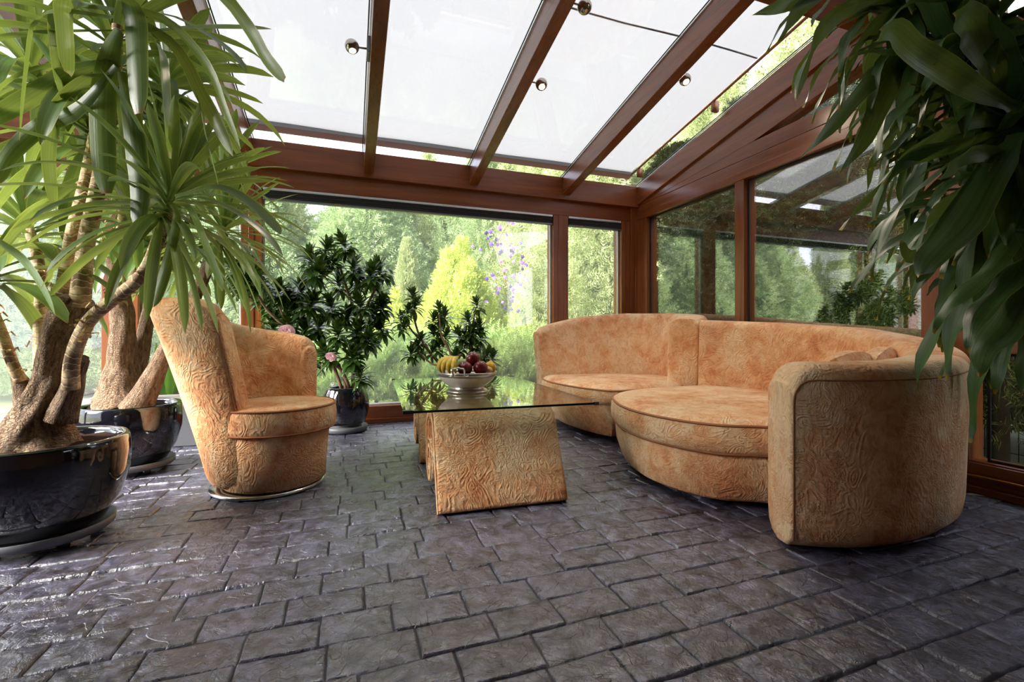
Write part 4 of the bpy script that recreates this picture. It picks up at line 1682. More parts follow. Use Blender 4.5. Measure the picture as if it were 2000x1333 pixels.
hang = MB()
HL = [([(228, 0), (250, 2), (262, 40), (266, 120), (270, 222)], 46, 1.55),
      ([(232, 60), (215, 105), (200, 180), (200, 290), (208, 378)], 44, 1.56),
      ([(236, 140), (250, 190), (262, 280), (272, 370), (268, 442)], 42, 1.60),
      ([(235, 60), (270, 65), (312, 95), (322, 180), (330, 308)], 38, 1.62),
      ([(215, -50), (150, -45), (128, 10), (131, 80), (134, 145)], 46, 1.52),
      ([(222, 20), (150, 12), (112, 30), (112, 110), (124, 195)], 40, 1.60),
      ([(220, 35), (110, 22), (68, 50), (54, 130), (38, 275)], 26, 1.58),
      ([(215, 145), (170, 155), (120, 205), (97, 290), (106, 406)], 32, 1.58),
      ([(238, 10), (330, 45), (405, 130), (440, 220), (470, 292)], 24, 1.60),
      ([(238, 20), (340, 90), (390, 180), (425, 245), (455, 305)], 26, 1.62),
      ([(300, -60), (420, -20), (485, 55), (520, 115), (556, 156)], 30, 1.50),
      ([(235, 75), (300, 62), (390, 54), (470, 54), (530, 57)], 20, 1.62),
      ([(228, 60), (130, 62), (60, 68), (0, 78), (-70, 110)], 46, 1.62),
      ([(225, 120), (140, 140), (60, 190), (0, 225), (-60, 260)], 34, 1.60),
      ([(226, 130), (150, 215), (80, 245), (20, 300), (-10, 360)], 32, 1.58),
      ([(-30, 455), (0, 475), (45, 510), (80, 560), (108, 616)], 26, 1.55),
      ([(240, 30), (330, 30), (410, 70), (460, 110), (482, 142)], 16, 1.66),
      ([(338, 200), (380, 180), (400, 260), (418, 330), (426, 362)], 13, 1.62),
      ([(340, 390), (400, 388), (470, 420), (520, 460), (552, 500)], 22, 1.60),
      ([(342, 385), (420, 365), (480, 390), (530, 435), (548, 458)], 22, 1.58),
      ([(338, 395), (370, 410), (400, 480), (425, 545), (436, 560)], 34, 1.56),
      ([(336, 400), (345, 430), (325, 520), (310, 570), (300, 600)], 20, 1.58)]
for pts, w, F in HL:
    p = [tuple(at(u, v, F - 0.08 + 0.05 * (i - 2) * (0.6 if i < 2 else -0.3))) for i, (u, v) in enumerate(pts)]
    q = spline(p, 15)
    ribbon(hang, q, blunt(w * F / 889) if w > 29 else yw(1, w * F / 889, 15), (CY, -SY, 0), 0.22)
hang.build('leaf_rosette', 'yucca_leaf', ya)

# ------------------------------------------------------------------ rear yucca
yb = thing('potted_yucca', 'yucca with forked trunks in the rear black glazed pot beside the tub chair', 'plant', (-1.2, 3.25, 0))
pot_parts(yb, (-1.20, 3.25), 0.246, 0.335, 0.058, 0.207)
FB = 2.66
cane(yb, [(240, 795), (238, 780), (236, 755), (238, 710), (240, 660), (236, 600), (230, 540), (228, 490), (228, 484)], FB, [120, 108, 86, 62, 52, 48, 46, 46, 34], 'yucca_bark', 'trunk', 2.2, 40, 0.25, 24)
cane(yb, [(258, 790), (262, 750), (275, 690), (285, 640), (293, 595), (295, 560)], [2.7, 2.85], [60, 48, 34, 30, 28, 26], 'yucca_bark', 'trunk', 2.2, 24, 0.2, 18)
cane(yb, [(268, 800), (285, 765), (310, 715), (335, 670), (360, 620), (385, 570), (402, 530), (425, 480), (437, 452)], [2.6, 2.55], [76, 58, 42, 38, 32, 28, 26, 24, 22], 'yucca_bark', 'trunk', 2.2, 36, 0.16, 18)
cane(yb, [(231, 490), (234, 450), (238, 415), (240, 380)], 2.66, [18, 17, 16, 15], husk=8)
cane(yb, [(242, 495), (248, 450), (244, 410), (246, 370)], 2.7, [20, 19, 18, 16], husk=8)
cane(yb, [(262, 560), (258, 520), (256, 490), (252, 450)], 2.72, [18, 18, 17, 16], husk=8)
cane(yb, [(296, 580), (304, 545), (316, 500), (322, 470)], 2.85, [24, 22, 20, 18], husk=8)
cane(yb, [(305, 560), (322, 535), (336, 505), (342, 480)], 2.9, [20, 18, 18, 16], husk=8)
crown(yb, 243, 360, 2.66, (0, 0, 1), 34, 0.56, 0.06, 2.8, 11)
crown(yb, 252, 430, 2.75, (0.2, -0.2, 1), 26, 0.42, 0.055, 2.8, 12)
crown(yb, 322, 455, 2.85, (0.2, 0, 1), 28, 0.48, 0.055, 3.0, 13)
crown(yb, 343, 470, 2.9, (0.4, 0, 1), 24, 0.46, 0.055, 3.2, 14)
crown(yb, 440, 436, 2.55, (0.25, 0, 1), 64, 0.52, 0.038, 1.9, 15, (4, 128))
crown(yb, 440, 330, 2.75, (0.3, 0, 1), 36, 0.46, 0.045, 1.6, 16, (4, 110))

# ------------------------------------------------------------------ compact dracaenas at the window
def cw(L, w, n=11):
    prof = np.interp(np.linspace(0, 1, n), [0, 0.15, 0.45, 0.75, 1.0], [0.45, 0.75, 1.0, 0.75, 0.05])
    return [w * x for x in prof]


def tuft(t, u, v, F, ax, seed, L=0.125, w=0.026, n=46, sl=0.11):
    mb = MB()
    rosette(mb, at(u, v, F), ax, n, L, w, 7.0, (8, 112), sl, 0.35, rnd=random.Random(seed), prof=cw, npt=6, cols=3)
    mb.build('leaf_tuft', 'compact_leaf', t)


dc = thing('potted_dracaena', 'bushy dark green dracaena in black pot before the wide window', 'plant', (-0.03, 4.0, 0))
PCC = (-0.03, 3.99)
mb = MB()
mb.lathe([(0.0, 0.05), (0.125, 0.05), (0.155, 0.085), (0.178, 0.15), (0.186, 0.22), (0.178, 0.29), (0.158, 0.345), (0.15, 0.36), (0.14, 0.362), (0.132, 0.345), (0.132, 0.33), (0.0, 0.33)], (PCC[0], PCC[1], 0), 48)
mb.build('pot', 'black_glaze', dc)
mb = MB()
mb.lathe([(0.0, 0.336), (0.131, 0.334)], (PCC[0], PCC[1], 0), 32)
mb.build('soil', 'soil', dc)
mb = MB()
mb.lathe([(0.0, 0.0), (0.15, 0.0), (0.168, 0.012), (0.172, 0.045), (0.165, 0.048), (0.155, 0.02), (0.13, 0.018), (0.125, 0.05), (0.0, 0.05)], (PCC[0], PCC[1], 0), 48)
mb.build('saucer', 'saucer_grey', dc)


def stemline(t, pix, F, w, n=16, mat='stem_brown'):
    return cane(t, pix, F, [x * 0.68 for x in w], mat, 'stem', 1.0, n, 0.08, 8)


stemline(dc, [(690, 762), (690, 730), (700, 690), (704, 650), (690, 600), (676, 560), (664, 520)], 3.72, [11, 11, 10, 9, 9, 8, 7])
stemline(dc, [(676, 762), (672, 720), (690, 660), (716, 600), (735, 560)], 3.78, [11, 10, 9, 8, 7])
stemline(dc, [(668, 762), (650, 710), (630, 660), (610, 610), (600, 570)], 3.66, [11, 10, 9, 8, 7])
stemline(dc, [(684, 762), (664, 720), (620, 690), (578, 655), (530, 615), (505, 580), (492, 545), (472, 520)], [3.7, 3.5, 3.4], [11, 10, 9, 9, 8, 7, 7, 6])
stemline(dc, [(580, 660), (560, 630), (545, 600)], 3.5, [8, 7, 6])
CP = [(640, 478), (668, 468), (655, 500), (622, 520), (606, 500), (690, 515), (700, 540), (662, 545), (725, 528), (740, 520), (735, 560), (745, 590), (590, 560), (562, 575), (545, 560), (528, 590), (520, 570), (610, 585), (645, 590),
      (700, 585), (728, 610), (742, 630), (700, 640), (660, 640), (625, 630), (595, 640), (560, 625), (535, 630), (575, 600), (720, 655), (690, 690), (635, 680), (604, 690), (700, 722), (585, 665), (680, 610), (470, 525), (452, 515), (486, 508), (478, 545), (500, 540)]
for i, (u, v) in enumerate(CP):
    F = random.uniform(3.4, 3.85) if u > 505 else random.uniform(3.3, 3.45)
    F = min(F, 3.62) if u < 620 else F
    tuft(dc, u, v, F, (random.uniform(-0.4, 0.4), random.uniform(-0.5, 0.1), 1), 100 + i, L=random.uniform(0.12, 0.155), w=0.040)

dd = thing('potted_dracaena', 'smaller open-branched dracaena behind the fruit bowl', 'plant', (0.85, 3.83, 0))
PD = (0.86, 3.80)
mb = MB()
mb.lathe([(0.0, 0.0), (0.12, 0.0), (0.14, 0.05), (0.155, 0.2), (0.145, 0.33), (0.135, 0.36), (0.122, 0.36), (0.122, 0.33), (0.0, 0.33)], (PD[0], PD[1], 0), 40)
mb.build('pot', 'black_glaze', dd)
mb = MB()
mb.lathe([(0.0, 0.336), (0.121, 0.334)], (PD[0], PD[1], 0), 32)
mb.build('soil', 'soil', dd)
FD = 3.86
stemline(dd, [(905, 765), (895, 740), (862, 712), (840, 690), (822, 662), (812, 635), (805, 605)], FD, [9, 8, 8, 7, 6, 6, 5])
stemline(dd, [(840, 690), (830, 672), (812, 655), (800, 640), (794, 625)], FD, [6, 6, 6, 5, 5])
stemline(dd, [(895, 742), (870, 716), (845, 712), (825, 695), (815, 685)], 3.8, [6, 6, 5, 5, 5])
stemline(dd, [(907, 765), (890, 712), (875, 680), (862, 655), (858, 615)], 3.8, [8, 8, 7, 6, 5])
stemline(dd, [(909, 765), (914, 720), (918, 690), (922, 660), (926, 620), (930, 600)], 3.84, [7, 6, 6, 5, 5, 4])
stemline(dd, [(911, 765), (922, 730), (940, 705), (952, 690)], 3.76, [7, 6, 5, 4])
DP = [(806, 572), (812, 590), (798, 603), (784, 618), (790, 632), (815, 675), (804, 684), (822, 660), (858, 600), (848, 618), (868, 612), (858, 634), (846, 648), (872, 650), (858, 672), (846, 680), (930, 590), (914, 622), (924, 640),
      (936, 632), (938, 652), (910, 655), (896, 650), (902, 672), (925, 665), (952, 688), (945, 700), (962, 694), (890, 692)]
for i, (u, v) in enumerate(DP):
    tuft(dd, u, v, random.uniform(3.74, 3.92), (random.uniform(-0.35, 0.35), random.uniform(-0.3, 0.1), 1), 300 + i, L=random.uniform(0.09, 0.12), w=0.032, n=30, sl=0.08)

# ------------------------------------------------------------------ roses and planter behind the chair
ro = thing('rose_plant', 'potted rose with pink blooms showing behind the tub chair', 'flower', (-0.33, 3.45, 0))
mb = MB()
mb.lathe([(0.0, 0.0), (0.07, 0.0), (0.10, 0.2), (0.105, 0.22), (0.095, 0.22), (0.09, 0.2), (0.0, 0.2)], (-0.33, 3.45, 0), 32)
mb.build('pot', 'planter_grey', ro)


def rose(c, r):
    mb = MB()
    rn = random.Random(int(c[0] * 1000))
    ax = Vector((0.25, -0.75, 0.6)).normalized()
    u = ax.orthogonal().normalized()
    v = ax.cross(u)
    for k in range(26):
        f = (k + 0.5) / 26
        a = k * 2.4
        rad = u * math.cos(a) + v * math.sin(a)
        tng = ax.cross(rad)
        q = r * (0.10 + 0.62 * f)
        lift = 1.0 - 0.75 * f
        p0 = Vector(c) + rad * q * 0.5 - ax * r * 0.35
        pts = [p0, p0 + rad * r * 0.28 * f + ax * r * 0.32, p0 + rad * r * (0.30 * f + 0.05) + ax * r * (0.4 + 0.35 * lift), p0 + rad * r * (0.30 + 0.45 * f) + ax * r * (0.42 + 0.42 * lift)]
        w = r * (0.45 + 0.75 * f)
        ribbon(mb, pts, [w * 0.6, w, w * 1.1, w * 0.75], tng, 0.45, cols=5)
    return mb


p1, p2 = at(560, 648, 3.25), at(646, 698, 3.35)
for p, rr_ in ((p1, 0.052), (p2, 0.038)):
    rose(p, rr_).build('bloom', 'rose_pink', ro)
    mb = MB()
    mb.tube(spline([(-0.33, 3.45, 0.2), (-0.33 + (p.x + 0.33) * 0.4, 3.45 + (p.y - 3.45) * 0.4, 0.45), tuple(p - Vector((0, 0, 0.02)))], 10), 0.004, 6)
    mb.build('stem', 'stem_green', ro)

pt = thing('planter_trough', 'grey metal planter trough with leafy plants behind the rear yucca', 'planter', (-1.25, 3.98, 0))
mb = MB()
x0, x1, y0, y1, zt = -1.62, -0.93, 3.80, 4.15, 0.36
mb.prism([(x0 + 0.03, y0 + 0.02, 0), (x1 - 0.03, y0 + 0.02, 0), (x1, y0, zt), (x0, y0, zt)], (0, y1 - y0, 0))
mb.build('trough', 'planter_grey', pt, smooth=False, bevel=0.004)
mb = MB()
for a in (((x0 - 0.006, y0 - 0.008, zt - 0.06), (x1 + 0.006, y0 + 0.012, zt + 0.012)), ((x0 - 0.006, y1 - 0.012, zt - 0.06), (x1 + 0.006, y1 + 0.008, zt + 0.012)),
          ((x0 - 0.006, y0, zt - 0.06), (x0 + 0.014, y1, zt + 0.012)), ((x1 - 0.014, y0, zt - 0.06), (x1 + 0.006, y1, zt + 0.012))):
    mb.box(*a)
mb.build('rim', 'planter_rim', pt, smooth=False, bevel=0.003)
mb = MB()
mb.box((x0 + 0.012, y0 + 0.012, zt - 0.02), (x1 - 0.012, y1 - 0.012, zt + 0.004))
mb.build('soil', 'soil', pt, smooth=False)
mb = MB()
for k in range(26):
    p = (random.uniform(x0 + 0.06, x1 - 0.06), random.uniform(3.86, 4.08), zt)
    d = Vector((random.uniform(-0.35, 0.35), random.uniform(-0.3, 0.1), 1))
    L = random.uniform(0.2, 0.42)
    g = grow(p, d, L, 2.0, 8)
    ribbon(mb, g, cw(L, random.uniform(0.05, 0.09), 8), (1, 0.3, 0), 0.2)
mb.build('leaves', 'broad_leaf', pt)
mb = MB()
for dx in (-0.10, -0.05):
    mb.tube(spline([(x1 + dx, 3.88, zt), (x1 + dx + 0.004, 3.87, zt + 0.06), (x1 + dx + 0.012, 3.86, zt + 0.12)], 6), [0.016, 0.014, 0.013, 0.01, 0.006, 0.001], 8)
mb.build('dry_sheath', 'copper_rail', pt)

# ------------------------------------------------------------------ corn plant on the right
cp = thing('corn_plant', 'tall corn plant with long drooping leaves at the right edge', 'plant', (2.26, 0.66, 0))
CPX, CPY = 2.26, 0.66
mb = MB()
mb.lathe(pot_profile(0.19, 0.32, 0.03), (CPX, CPY, 0), 48)
mb.build('pot', 'black_glaze', cp)
mb = MB()
mb.lathe([(0.0, 0.325), (0.167, 0.32)], (CPX, CPY, 0), 32)
mb.build('soil', 'soil', cp)
mb = MB()
mb.lathe([(0.0, 0.0), (0.17, 0.0), (0.19, 0.03), (0.18, 0.034), (0.0, 0.031)], (CPX, CPY, 0), 40)
mb.build('saucer', 'saucer_grey', cp)


def corn_w(L, w, n=11):
    prof = np.interp(np.linspace(0, 1, n), [0, 0.06, 0.2, 0.5, 0.75, 0.92, 1.0], [0.5, 0.36, 0.80, 1.0, 0.72, 0.32, 0.03])
    return [w * x for x in prof]


corn_crowns = [(1700, -70, 1.72, (-0.4, 0.1, 1), 24), (1865, 110, 1.52, (-0.4, 0.0, 1), 24), (1920, 320, 1.46, (-0.5, -0.1, 1), 22), (1985, 430, 1.42, (-0.5, 0, 1), 20), (1985, 235, 1.42, (-0.25, -0.1, 1), 26), (1812, 20, 1.62, (-0.3, 0.1, 1), 26), (1995, 330, 1.46, (-0.4, 0.0, 1), 22), (1940, -60, 1.45, (-0.1, 0, 1), 22), (2060, 430, 1.45, (-0.5, 0, 1), 22), (1900, 170, 1.70, (-0.4, 0.2, 1), 22)]
for i, (u, v, F, ax, n) in enumerate(corn_crowns):
    tip = at(u, v, F)
    mb = MB()
    q = spline([(CPX + 0.03 * math.cos(i * 1.3), CPY + 0.03 * math.sin(i * 1.3), 0.32), (CPX + (tip.x - CPX) * 0.35, CPY + (tip.y - CPY) * 0.3, 0.32 + (tip.z - 0.32) * 0.5), tuple(tip - Vector((0, 0, 0.15))), tuple(tip)], 20)
    mb.tube(q, np.linspace(0.022, 0.012, 20), 10, jitter=0.06)
    mb.build('cane', 'stem_green' if i % 2 else 'stem_brown', cp)
    mb = MB()
    rosette(mb, tip, ax, n + 8, 0.50, 0.066, 5.6, (12, 115), 0.24, 0.22, 0.007, random.Random(60 + i), corn_w, 14, 5)
    mb.build('leaf_rosette', 'corn_leaf', cp)
mb = MB()
CL = [([(1985, 215), (1900, 170), (1800, 110), (1745, 60), (1712, 80)], 62, 1.25),
      ([(1962, 200), (1935, 130), (1900, 60), (1880, 30), (1862, 28)], 78, 1.30),
      ([(1990, 240), (1880, 300), (1790, 370), (1730, 440), (1700, 540)], 48, 1.28),
      ([(1985, 245), (1900, 235), (1800, 290), (1735, 350), (1712, 430)], 42, 1.32),
      ([(1990, 260), (1940, 330), (1880, 430), (1820, 500), (1795, 540)], 78, 1.22),
      ([(2010, 300), (1960, 330), (1900, 420), (1860, 480), (1838, 545)], 50, 1.30),
      ([(2020, 420), (1975, 470), (1920, 540), (1860, 590), (1822, 650)], 44, 1.24),
      ([(2040, 470), (1990, 520), (1950, 570), (1905, 620), (1890, 690)], 62, 1.20),
      ([(2050, 500), (2005, 560), (1960, 640), (1925, 680), (1912, 735)], 70, 1.16),
      ([(1815, 20), (1740, 30), (1680, 80), (1650, 140), (1640, 215)], 40, 1.60),
      ([(1810, 10), (1700, 5), (1620, 40), (1580, 110), (1558, 195)], 36, 1.60),
      ([(1815, 30), (1760, 90), (1690, 170), (1630, 240), (1562, 312)], 42, 1.58),
      ([(1818, 30), (1770, 110), (1720, 200), (1690, 270), (1640, 340)], 42, 1.56),
      ([(1820, 0), (1720, -40), (1600, -20), (1530, 10), (1470, 30)], 40, 1.62),
      ([(1820, -10), (1680, -50), (1580, 0), (1545, 40), (1518, 85)], 34, 1.60),
      ([(1990, 250), (1890, 280), (1770, 310), (1700, 380), (1640, 450)], 44, 1.30),
      ([(1995, 340), (1900, 360), (1820, 420), (1780, 500), (1760, 470)], 44, 1.30),
      ([(1990, 330), (1930, 300), (1880, 310), (1850, 335), (1832, 350)], 40, 1.24)]
for pts, w, F in CL:
    p = [tuple(at(u, v, F + 0.04 * (2 - i))) for i, (u, v) in enumerate(pts)]
    q = spline(p, 17)
    ribbon(mb, q, corn_w(1, 0.92 * w * F / 889, 17), (CY * 0.8, -SY, 0.5), 0.2, 0.006, w)
mb.build('leaf_rosette', 'corn_leaf', cp)


# ------------------------------------------------------------------ garden
def sprays(n, posfn, L, seed, leaf=0.30, flat=0.35):
    """feathery conifer sprays as one numpy mesh. posfn(rng, n) -> points, outward dirs"""
    rng = np.random.default_rng(seed)
    P, D = posfn(rng, n)
    D = D + rng.normal(0, 0.35, D.shape)
    D /= np.linalg.norm(D, axis=1)[:, None]
    A = rng.normal(0, 1, D.shape)
    A[:, 2] *= flat
    S = np.cross(D, A)
    S /= np.linalg.norm(S, axis=1)[:, None] + 1e-9
    Lk = L * rng.uniform(0.6, 1.2, n)
    tri = []
    # spine
    K = 4
    for k in range(K):
        f = k / K
        for sg in (1, -1):
            b0 = P + D * (Lk * f)[:, None]
            b1 = P + D * (Lk * (f + 0.11))[:, None]
            ln = Lk * leaf * (1 - 0.55 * f)
            tp_ = P + D * (Lk * (f + 0.30))[:, None] + S * (sg * ln)[:, None] + rng.normal(0, 0.03, P.shape) * Lk[:, None]
            tri.append(np.stack([b0, b1, tp_], 1))
    b0 = P + D * (Lk * 0.8)[:, None] + S * (Lk * 0.05)[:, None]
    b1 = P + D * (Lk * 0.8)[:, None] - S * (Lk * 0.05)[:, None]
    tri.append(np.stack([b0, b1, P + D * (Lk * 1.12)[:, None]], 1))
    T = np.stack(tri, 1).reshape(n, -1, 3)              # n, 33, 3
    return T


def tri_mesh(name, T, mat):
    """T: (n islands, verts, 3) triangles; verts of one spray joined through its spine strip"""
    V = T.reshape(-1, 3)
    me = bpy.data.meshes.new(name)
    nv = len(V)
    me.vertices.add(nv)
    me.vertices.foreach_set('co', V.astype(np.float32).ravel())
    me.loops.add(nv)
    me.loops.foreach_set('vertex_index', np.arange(nv, dtype=np.int32))
    me.polygons.add(nv // 3)
    me.polygons.foreach_set('loop_start', np.arange(0, nv, 3, dtype=np.int32))
    me.polygons.foreach_set('loop_total', np.full(nv // 3, 3, dtype=np.int32))
    me.update(calc_edges=True)
    me.materials.append(M[mat])
    return me


def cone_pos(h, r, base=0.05, power=0.75, up=0.25):
    def f(rng, n):
        t = rng.uniform(0, 1, n) ** 1.15
        z = base + t * (h - base)
        rr = r * (1 - t) ** power
        a = rng.uniform(0, 2 * PI, n)
        lump = 1 + 0.16 * np.sin(a * 5 + z * 3.1) + 0.14 * np.sin(a * 3 - z * 5.3) + 0.10 * np.sin(a * 11 + z * 9)
        q = rr * lump * rng.uniform(0.72, 1.0, n)
        P = np.stack([q * np.cos(a), q * np.sin(a), z], 1)
        D = np.stack([np.cos(a), np.sin(a), np.full(n, up) + 0.5 * t], 1)
        return P, D
    return f


def plume_pos(h, r, m, seed, up=0.7, slim=0.42, hmin=0.45):
    rs = np.random.default_rng(seed)
    ca = np.arange(m) * 2.4
    cr = r * np.sqrt((np.arange(m) + 0.2) / m) * 0.72
    ch = h * (1 - (1 - hmin) * (cr / (0.72 * r)) ** 1.2 * rs.uniform(0.7, 1.1, m))
    rad = r * slim * rs.uniform(0.8, 1.2, m)

    def f(rng, n):
        k = rng.choice(m, n, p=ch / ch.sum())
        t = rng.uniform(0, 1, n) ** 1.1
        a = rng.uniform(0, 2 * PI, n)
        q = rad[k] * (np.minimum(1, 1.6 * (1 - t)) ** 0.8) * rng.uniform(0.65, 1.0, n) * (1 + 0.2 * np.sin(a * 3 + t * 17 + k))
        P = np.stack([cr[k] * np.cos(ca[k]) * (1 - 0.25 * t) + q * np.cos(a), cr[k] * np.sin(ca[k]) * (1 - 0.25 * t) + q * np.sin(a), 0.04 + t * (ch[k] - 0.04)], 1)
        D = np.stack([np.cos(a), np.sin(a), up + 0.7 * t], 1)
        return P, D
    return f


def bush_pos(h, r, up=0.6):
    def f(rng, n):
        a = rng.uniform(0, 2 * PI, n)
        c = rng.uniform(-0.25, 1, n)
        s = np.sqrt(1 - c * c)
        lump = 1 + 0.18 * np.sin(a * 4 + c * 6) + 0.12 * np.sin(a * 7 - c * 9)
        q = rng.uniform(0.7, 1.0, n) * lump
        P = np.stack([r * s * q * np.cos(a), r * s * q * np.sin(a), h * (0.25 + 0.75 * c * q)], 1)
        P[:, 2] = np.maximum(P[:, 2], 0.03)
        D = np.stack([s * np.cos(a), s * np.sin(a), c + up], 1)
        return P, D
    return f


PROTO = {}


def proto(key, T, mat, trunk_r, trunk_h, core=None):
    PROTO[key] = (tri_mesh('foliage_' + key, T, mat), trunk_r, trunk_h)


proto('column', sprays(24000, plume_pos(5.2, 1.05, 9, 1, 0.3, 0.5, 0.6), 0.19, 1, 0.36), 'thuja_green', 0.07, 4.6)
proto('broad', sprays(36000, plume_pos(5.8, 1.8, 14, 2, 0.1, 0.42, 0.5), 0.22, 2, 0.38), 'thuja_blue', 0.10, 5.0)
proto('hedge', sprays(32000, plume_pos(4.6, 1.25, 9, 3, 0.2, 0.5, 0.75), 0.19, 3, 0.38), 'thuja_green', 0.07, 4.0)
proto('gold', sprays(22000, plume_pos(2.35, 1.0, 15, 4, 1.1, 0.34, 0.35), 0.15, 4, 0.30), 'thuja_gold', 0.05, 2.0)
proto('cypress', sprays(16000, cone_pos(4.4, 0.62, 0.05, 0.65, 0.8), 0.15, 5, 0.3), 'thuja_green', 0.05, 4.0)
proto('low', sprays(12000, bush_pos(0.9, 0.75), 0.12, 6, 0.34), 'grassy_green', 0.03, 0.5)
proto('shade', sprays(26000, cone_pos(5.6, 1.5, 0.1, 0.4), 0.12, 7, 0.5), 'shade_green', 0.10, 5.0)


def plant_tree(key, x, y, s, rz, name, label, cat, group, sz=1.0):
    me, tr, thh = PROTO[key]
    t = thing(name, label, cat, (x, y, 0), group)
    t.rotation_euler = (0, 0, rz)
    t.scale = (s, s, s * sz)
    f = bpy.data.objects.new('foliage', me)
    COL.objects.link(f)
    f.parent = t
    ORG[f] = ORG[t]
    tk = 'trunk_' + key
    if tk not in bpy.data.meshes:
        mb = MB()
        mb.tube([(0, 0, 0), (0.02, 0, thh * 0.5), (0, 0.01, thh)], [tr, tr * 0.7, tr * 0.25], 8)
        o = mb.build('trunk', 'tree_trunk')
        o.data.name = tk
        o.parent = t
    else:
        o = bpy.data.objects.new('trunk', bpy.data.meshes[tk])
        COL.objects.link(o)
        o.parent = t
    return t


def gx(u, Y):
    """room x of the ray through photo column u at depth Y"""
    r = (u - 1000) / 889
    return Y * (SY + r * CY) / (CY - r * SY)


back_row = [(20, 9.0, 'column', 0.92), (95, 9.7, 'column', 1.0), (190, 9.2, 'broad', 0.9), (330, 10.0, 'column', 1.05), (450, 9.5, 'broad', 1.0), (560, 9.9, 'column', 0.98), (630, 11.6, 'column', 0.9), (720, 9.6, 'broad', 0.98),
            (840, 10.2, 'column', 1.1), (950, 9.6, 'broad', 1.0), (1060, 9.4, 'column', 1.05), (1160, 9.0, 'broad', 1.0)]
ords = ('first', 'second', 'third', 'fourth', 'fifth', 'sixth', 'seventh', 'eighth', 'ninth', 'tenth', 'eleventh', 'twelfth')
for i, (u, y, k, s) in enumerate(back_row):
    plant_tree(k, gx(u, y), y, s, i * 1.3, 'conifer_tree', 'tall green conifer of the back garden screen, %s from the left' % ords[i], 'tree', 'conifers screening the garden', (0.74, 0.86, 0.8, 0.84, 0.72, 0.8, 0.74, 0.78, 0.86, 0.95, 1, 1)[i])
for i, (x, y) in enumerate(((3.35, 9.0), (3.6, 7.9), (3.75, 6.75))):
    plant_tree('hedge', x, y, 1.0, i * 2.1, 'hedge_conifer', 'bright feathery thuja seen through the narrow window, %s of the three' % ('farthest', 'middle one', 'nearest')[i], 'tree', 'thuja hedge right of the windows')
plant_tree('gold', gx(895, 7.0), 7.0, 1.0, 0.4, 'golden_thuja', 'large yellow-green thuja in the middle of the wide window', 'shrub', 'golden thujas')
plant_tree('gold', gx(775, 7.4), 7.4, 0.66, 1.9, 'golden_thuja', 'smaller yellow-green thuja left of the large golden one', 'shrub', 'golden thujas')
plant_tree('gold', gx(1010, 6.8), 6.6, 0.62, 3.0, 'golden_thuja', 'small yellow-green thuja right of the large golden one', 'shrub', 'golden thujas')
plant_tree('cypress', gx(795, 8.3), 8.3, 0.56, 0.7, 'dwarf_cypress', 'narrow pointed dwarf cypress above the golden thujas', 'shrub', None)
lows = [(735, 5.5, 0.75), (800, 5.9, 0.85), (860, 5.4, 0.7), (930, 5.7, 0.85), (1000, 5.4, 0.8), (1060, 5.6, 0.85), (660, 5.6, 0.7)]
for i, (u, y, s) in enumerate(lows):
    plant_tree('low', gx(u, y), y, s, i * 1.7, 'garden_shrub', 'low pale green shrub outside the wide window, %s' % ('left of the bowl dracaena', 'under the left golden thuja', 'straight behind the fruit bowl', 'right of the fruit bowl', 'near the far sofa end', 'against the right thuja hedge', 'behind the window dracaena pot')[i],
               'shrub', 'low shrubs outside the window')
# left garden: mirrored in the dark side windows
lefts = [(-6.0, 9.8, 'cypress', 0.52), (-7.0, 9.3, 'cypress', 1.05), (-8.9, 9.6, 'broad', 0.85), (-10.6, 8.6, 'broad', 0.9)]
for i, (x, y, k, s) in enumerate(lefts):
    plant_tree(k, x, y, s, i * 1.1, 'conifer_tree', ('small pointed conifer below the white sky gap mirrored in the largest side window', 'tall narrow conifer right of the white sky gap mirrored in the side window', 'broad conifer farther right in the garden mirrored in the side window', 'outermost broad conifer of the garden mirrored in the side window')[i], 'tree', 'conifers left of the garden')
# right side: dense shade close to the glass
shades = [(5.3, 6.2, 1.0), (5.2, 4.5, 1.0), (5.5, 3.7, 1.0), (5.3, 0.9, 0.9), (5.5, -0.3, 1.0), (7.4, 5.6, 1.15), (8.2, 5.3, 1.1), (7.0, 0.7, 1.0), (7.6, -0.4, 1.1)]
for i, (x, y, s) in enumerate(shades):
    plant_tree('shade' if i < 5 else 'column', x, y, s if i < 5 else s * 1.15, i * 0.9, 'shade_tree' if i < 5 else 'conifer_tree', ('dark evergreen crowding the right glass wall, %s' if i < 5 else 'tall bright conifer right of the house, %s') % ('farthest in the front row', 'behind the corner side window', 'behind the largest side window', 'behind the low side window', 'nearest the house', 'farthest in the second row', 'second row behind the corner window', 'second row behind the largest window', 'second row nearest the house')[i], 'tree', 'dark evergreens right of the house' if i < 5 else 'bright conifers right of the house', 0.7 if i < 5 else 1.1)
proto('laurel', sprays(7000, bush_pos(1.5, 0.85, 0.3), 0.10, 8, 0.55), 'laurel_green', 0.02, 0.9)
plant_tree('laurel', 4.35, 2.0, 1.0, 0.3, 'laurel_shrub', 'sparse leafy shrub seen through the low side window, behind the bare trunk', 'shrub', None)
plant_tree('laurel', 5.0, 2.75, 1.05, 1.4, 'laurel_shrub', 'sparse leafy shrub farther out behind the first one at the low side window', 'shrub', None)
for i, (x, y) in enumerate(((7.0, 7.3), (6.9, 9.0), (6.6, 10.8))):
    plant_tree('column', x, y, 1.3, i * 1.7, 'conifer_tree', 'tall bright conifer showing along the right roof edge, %s' % ('nearest of the three', 'between the other two', 'farthest of the three')[i], 'tree', 'bright conifers right of the house', 1.05)
t = thing('tree_stem', 'bare dark tree trunk outside the low side window', 'tree', (3.75, 1.63, 0))
mb = MB()
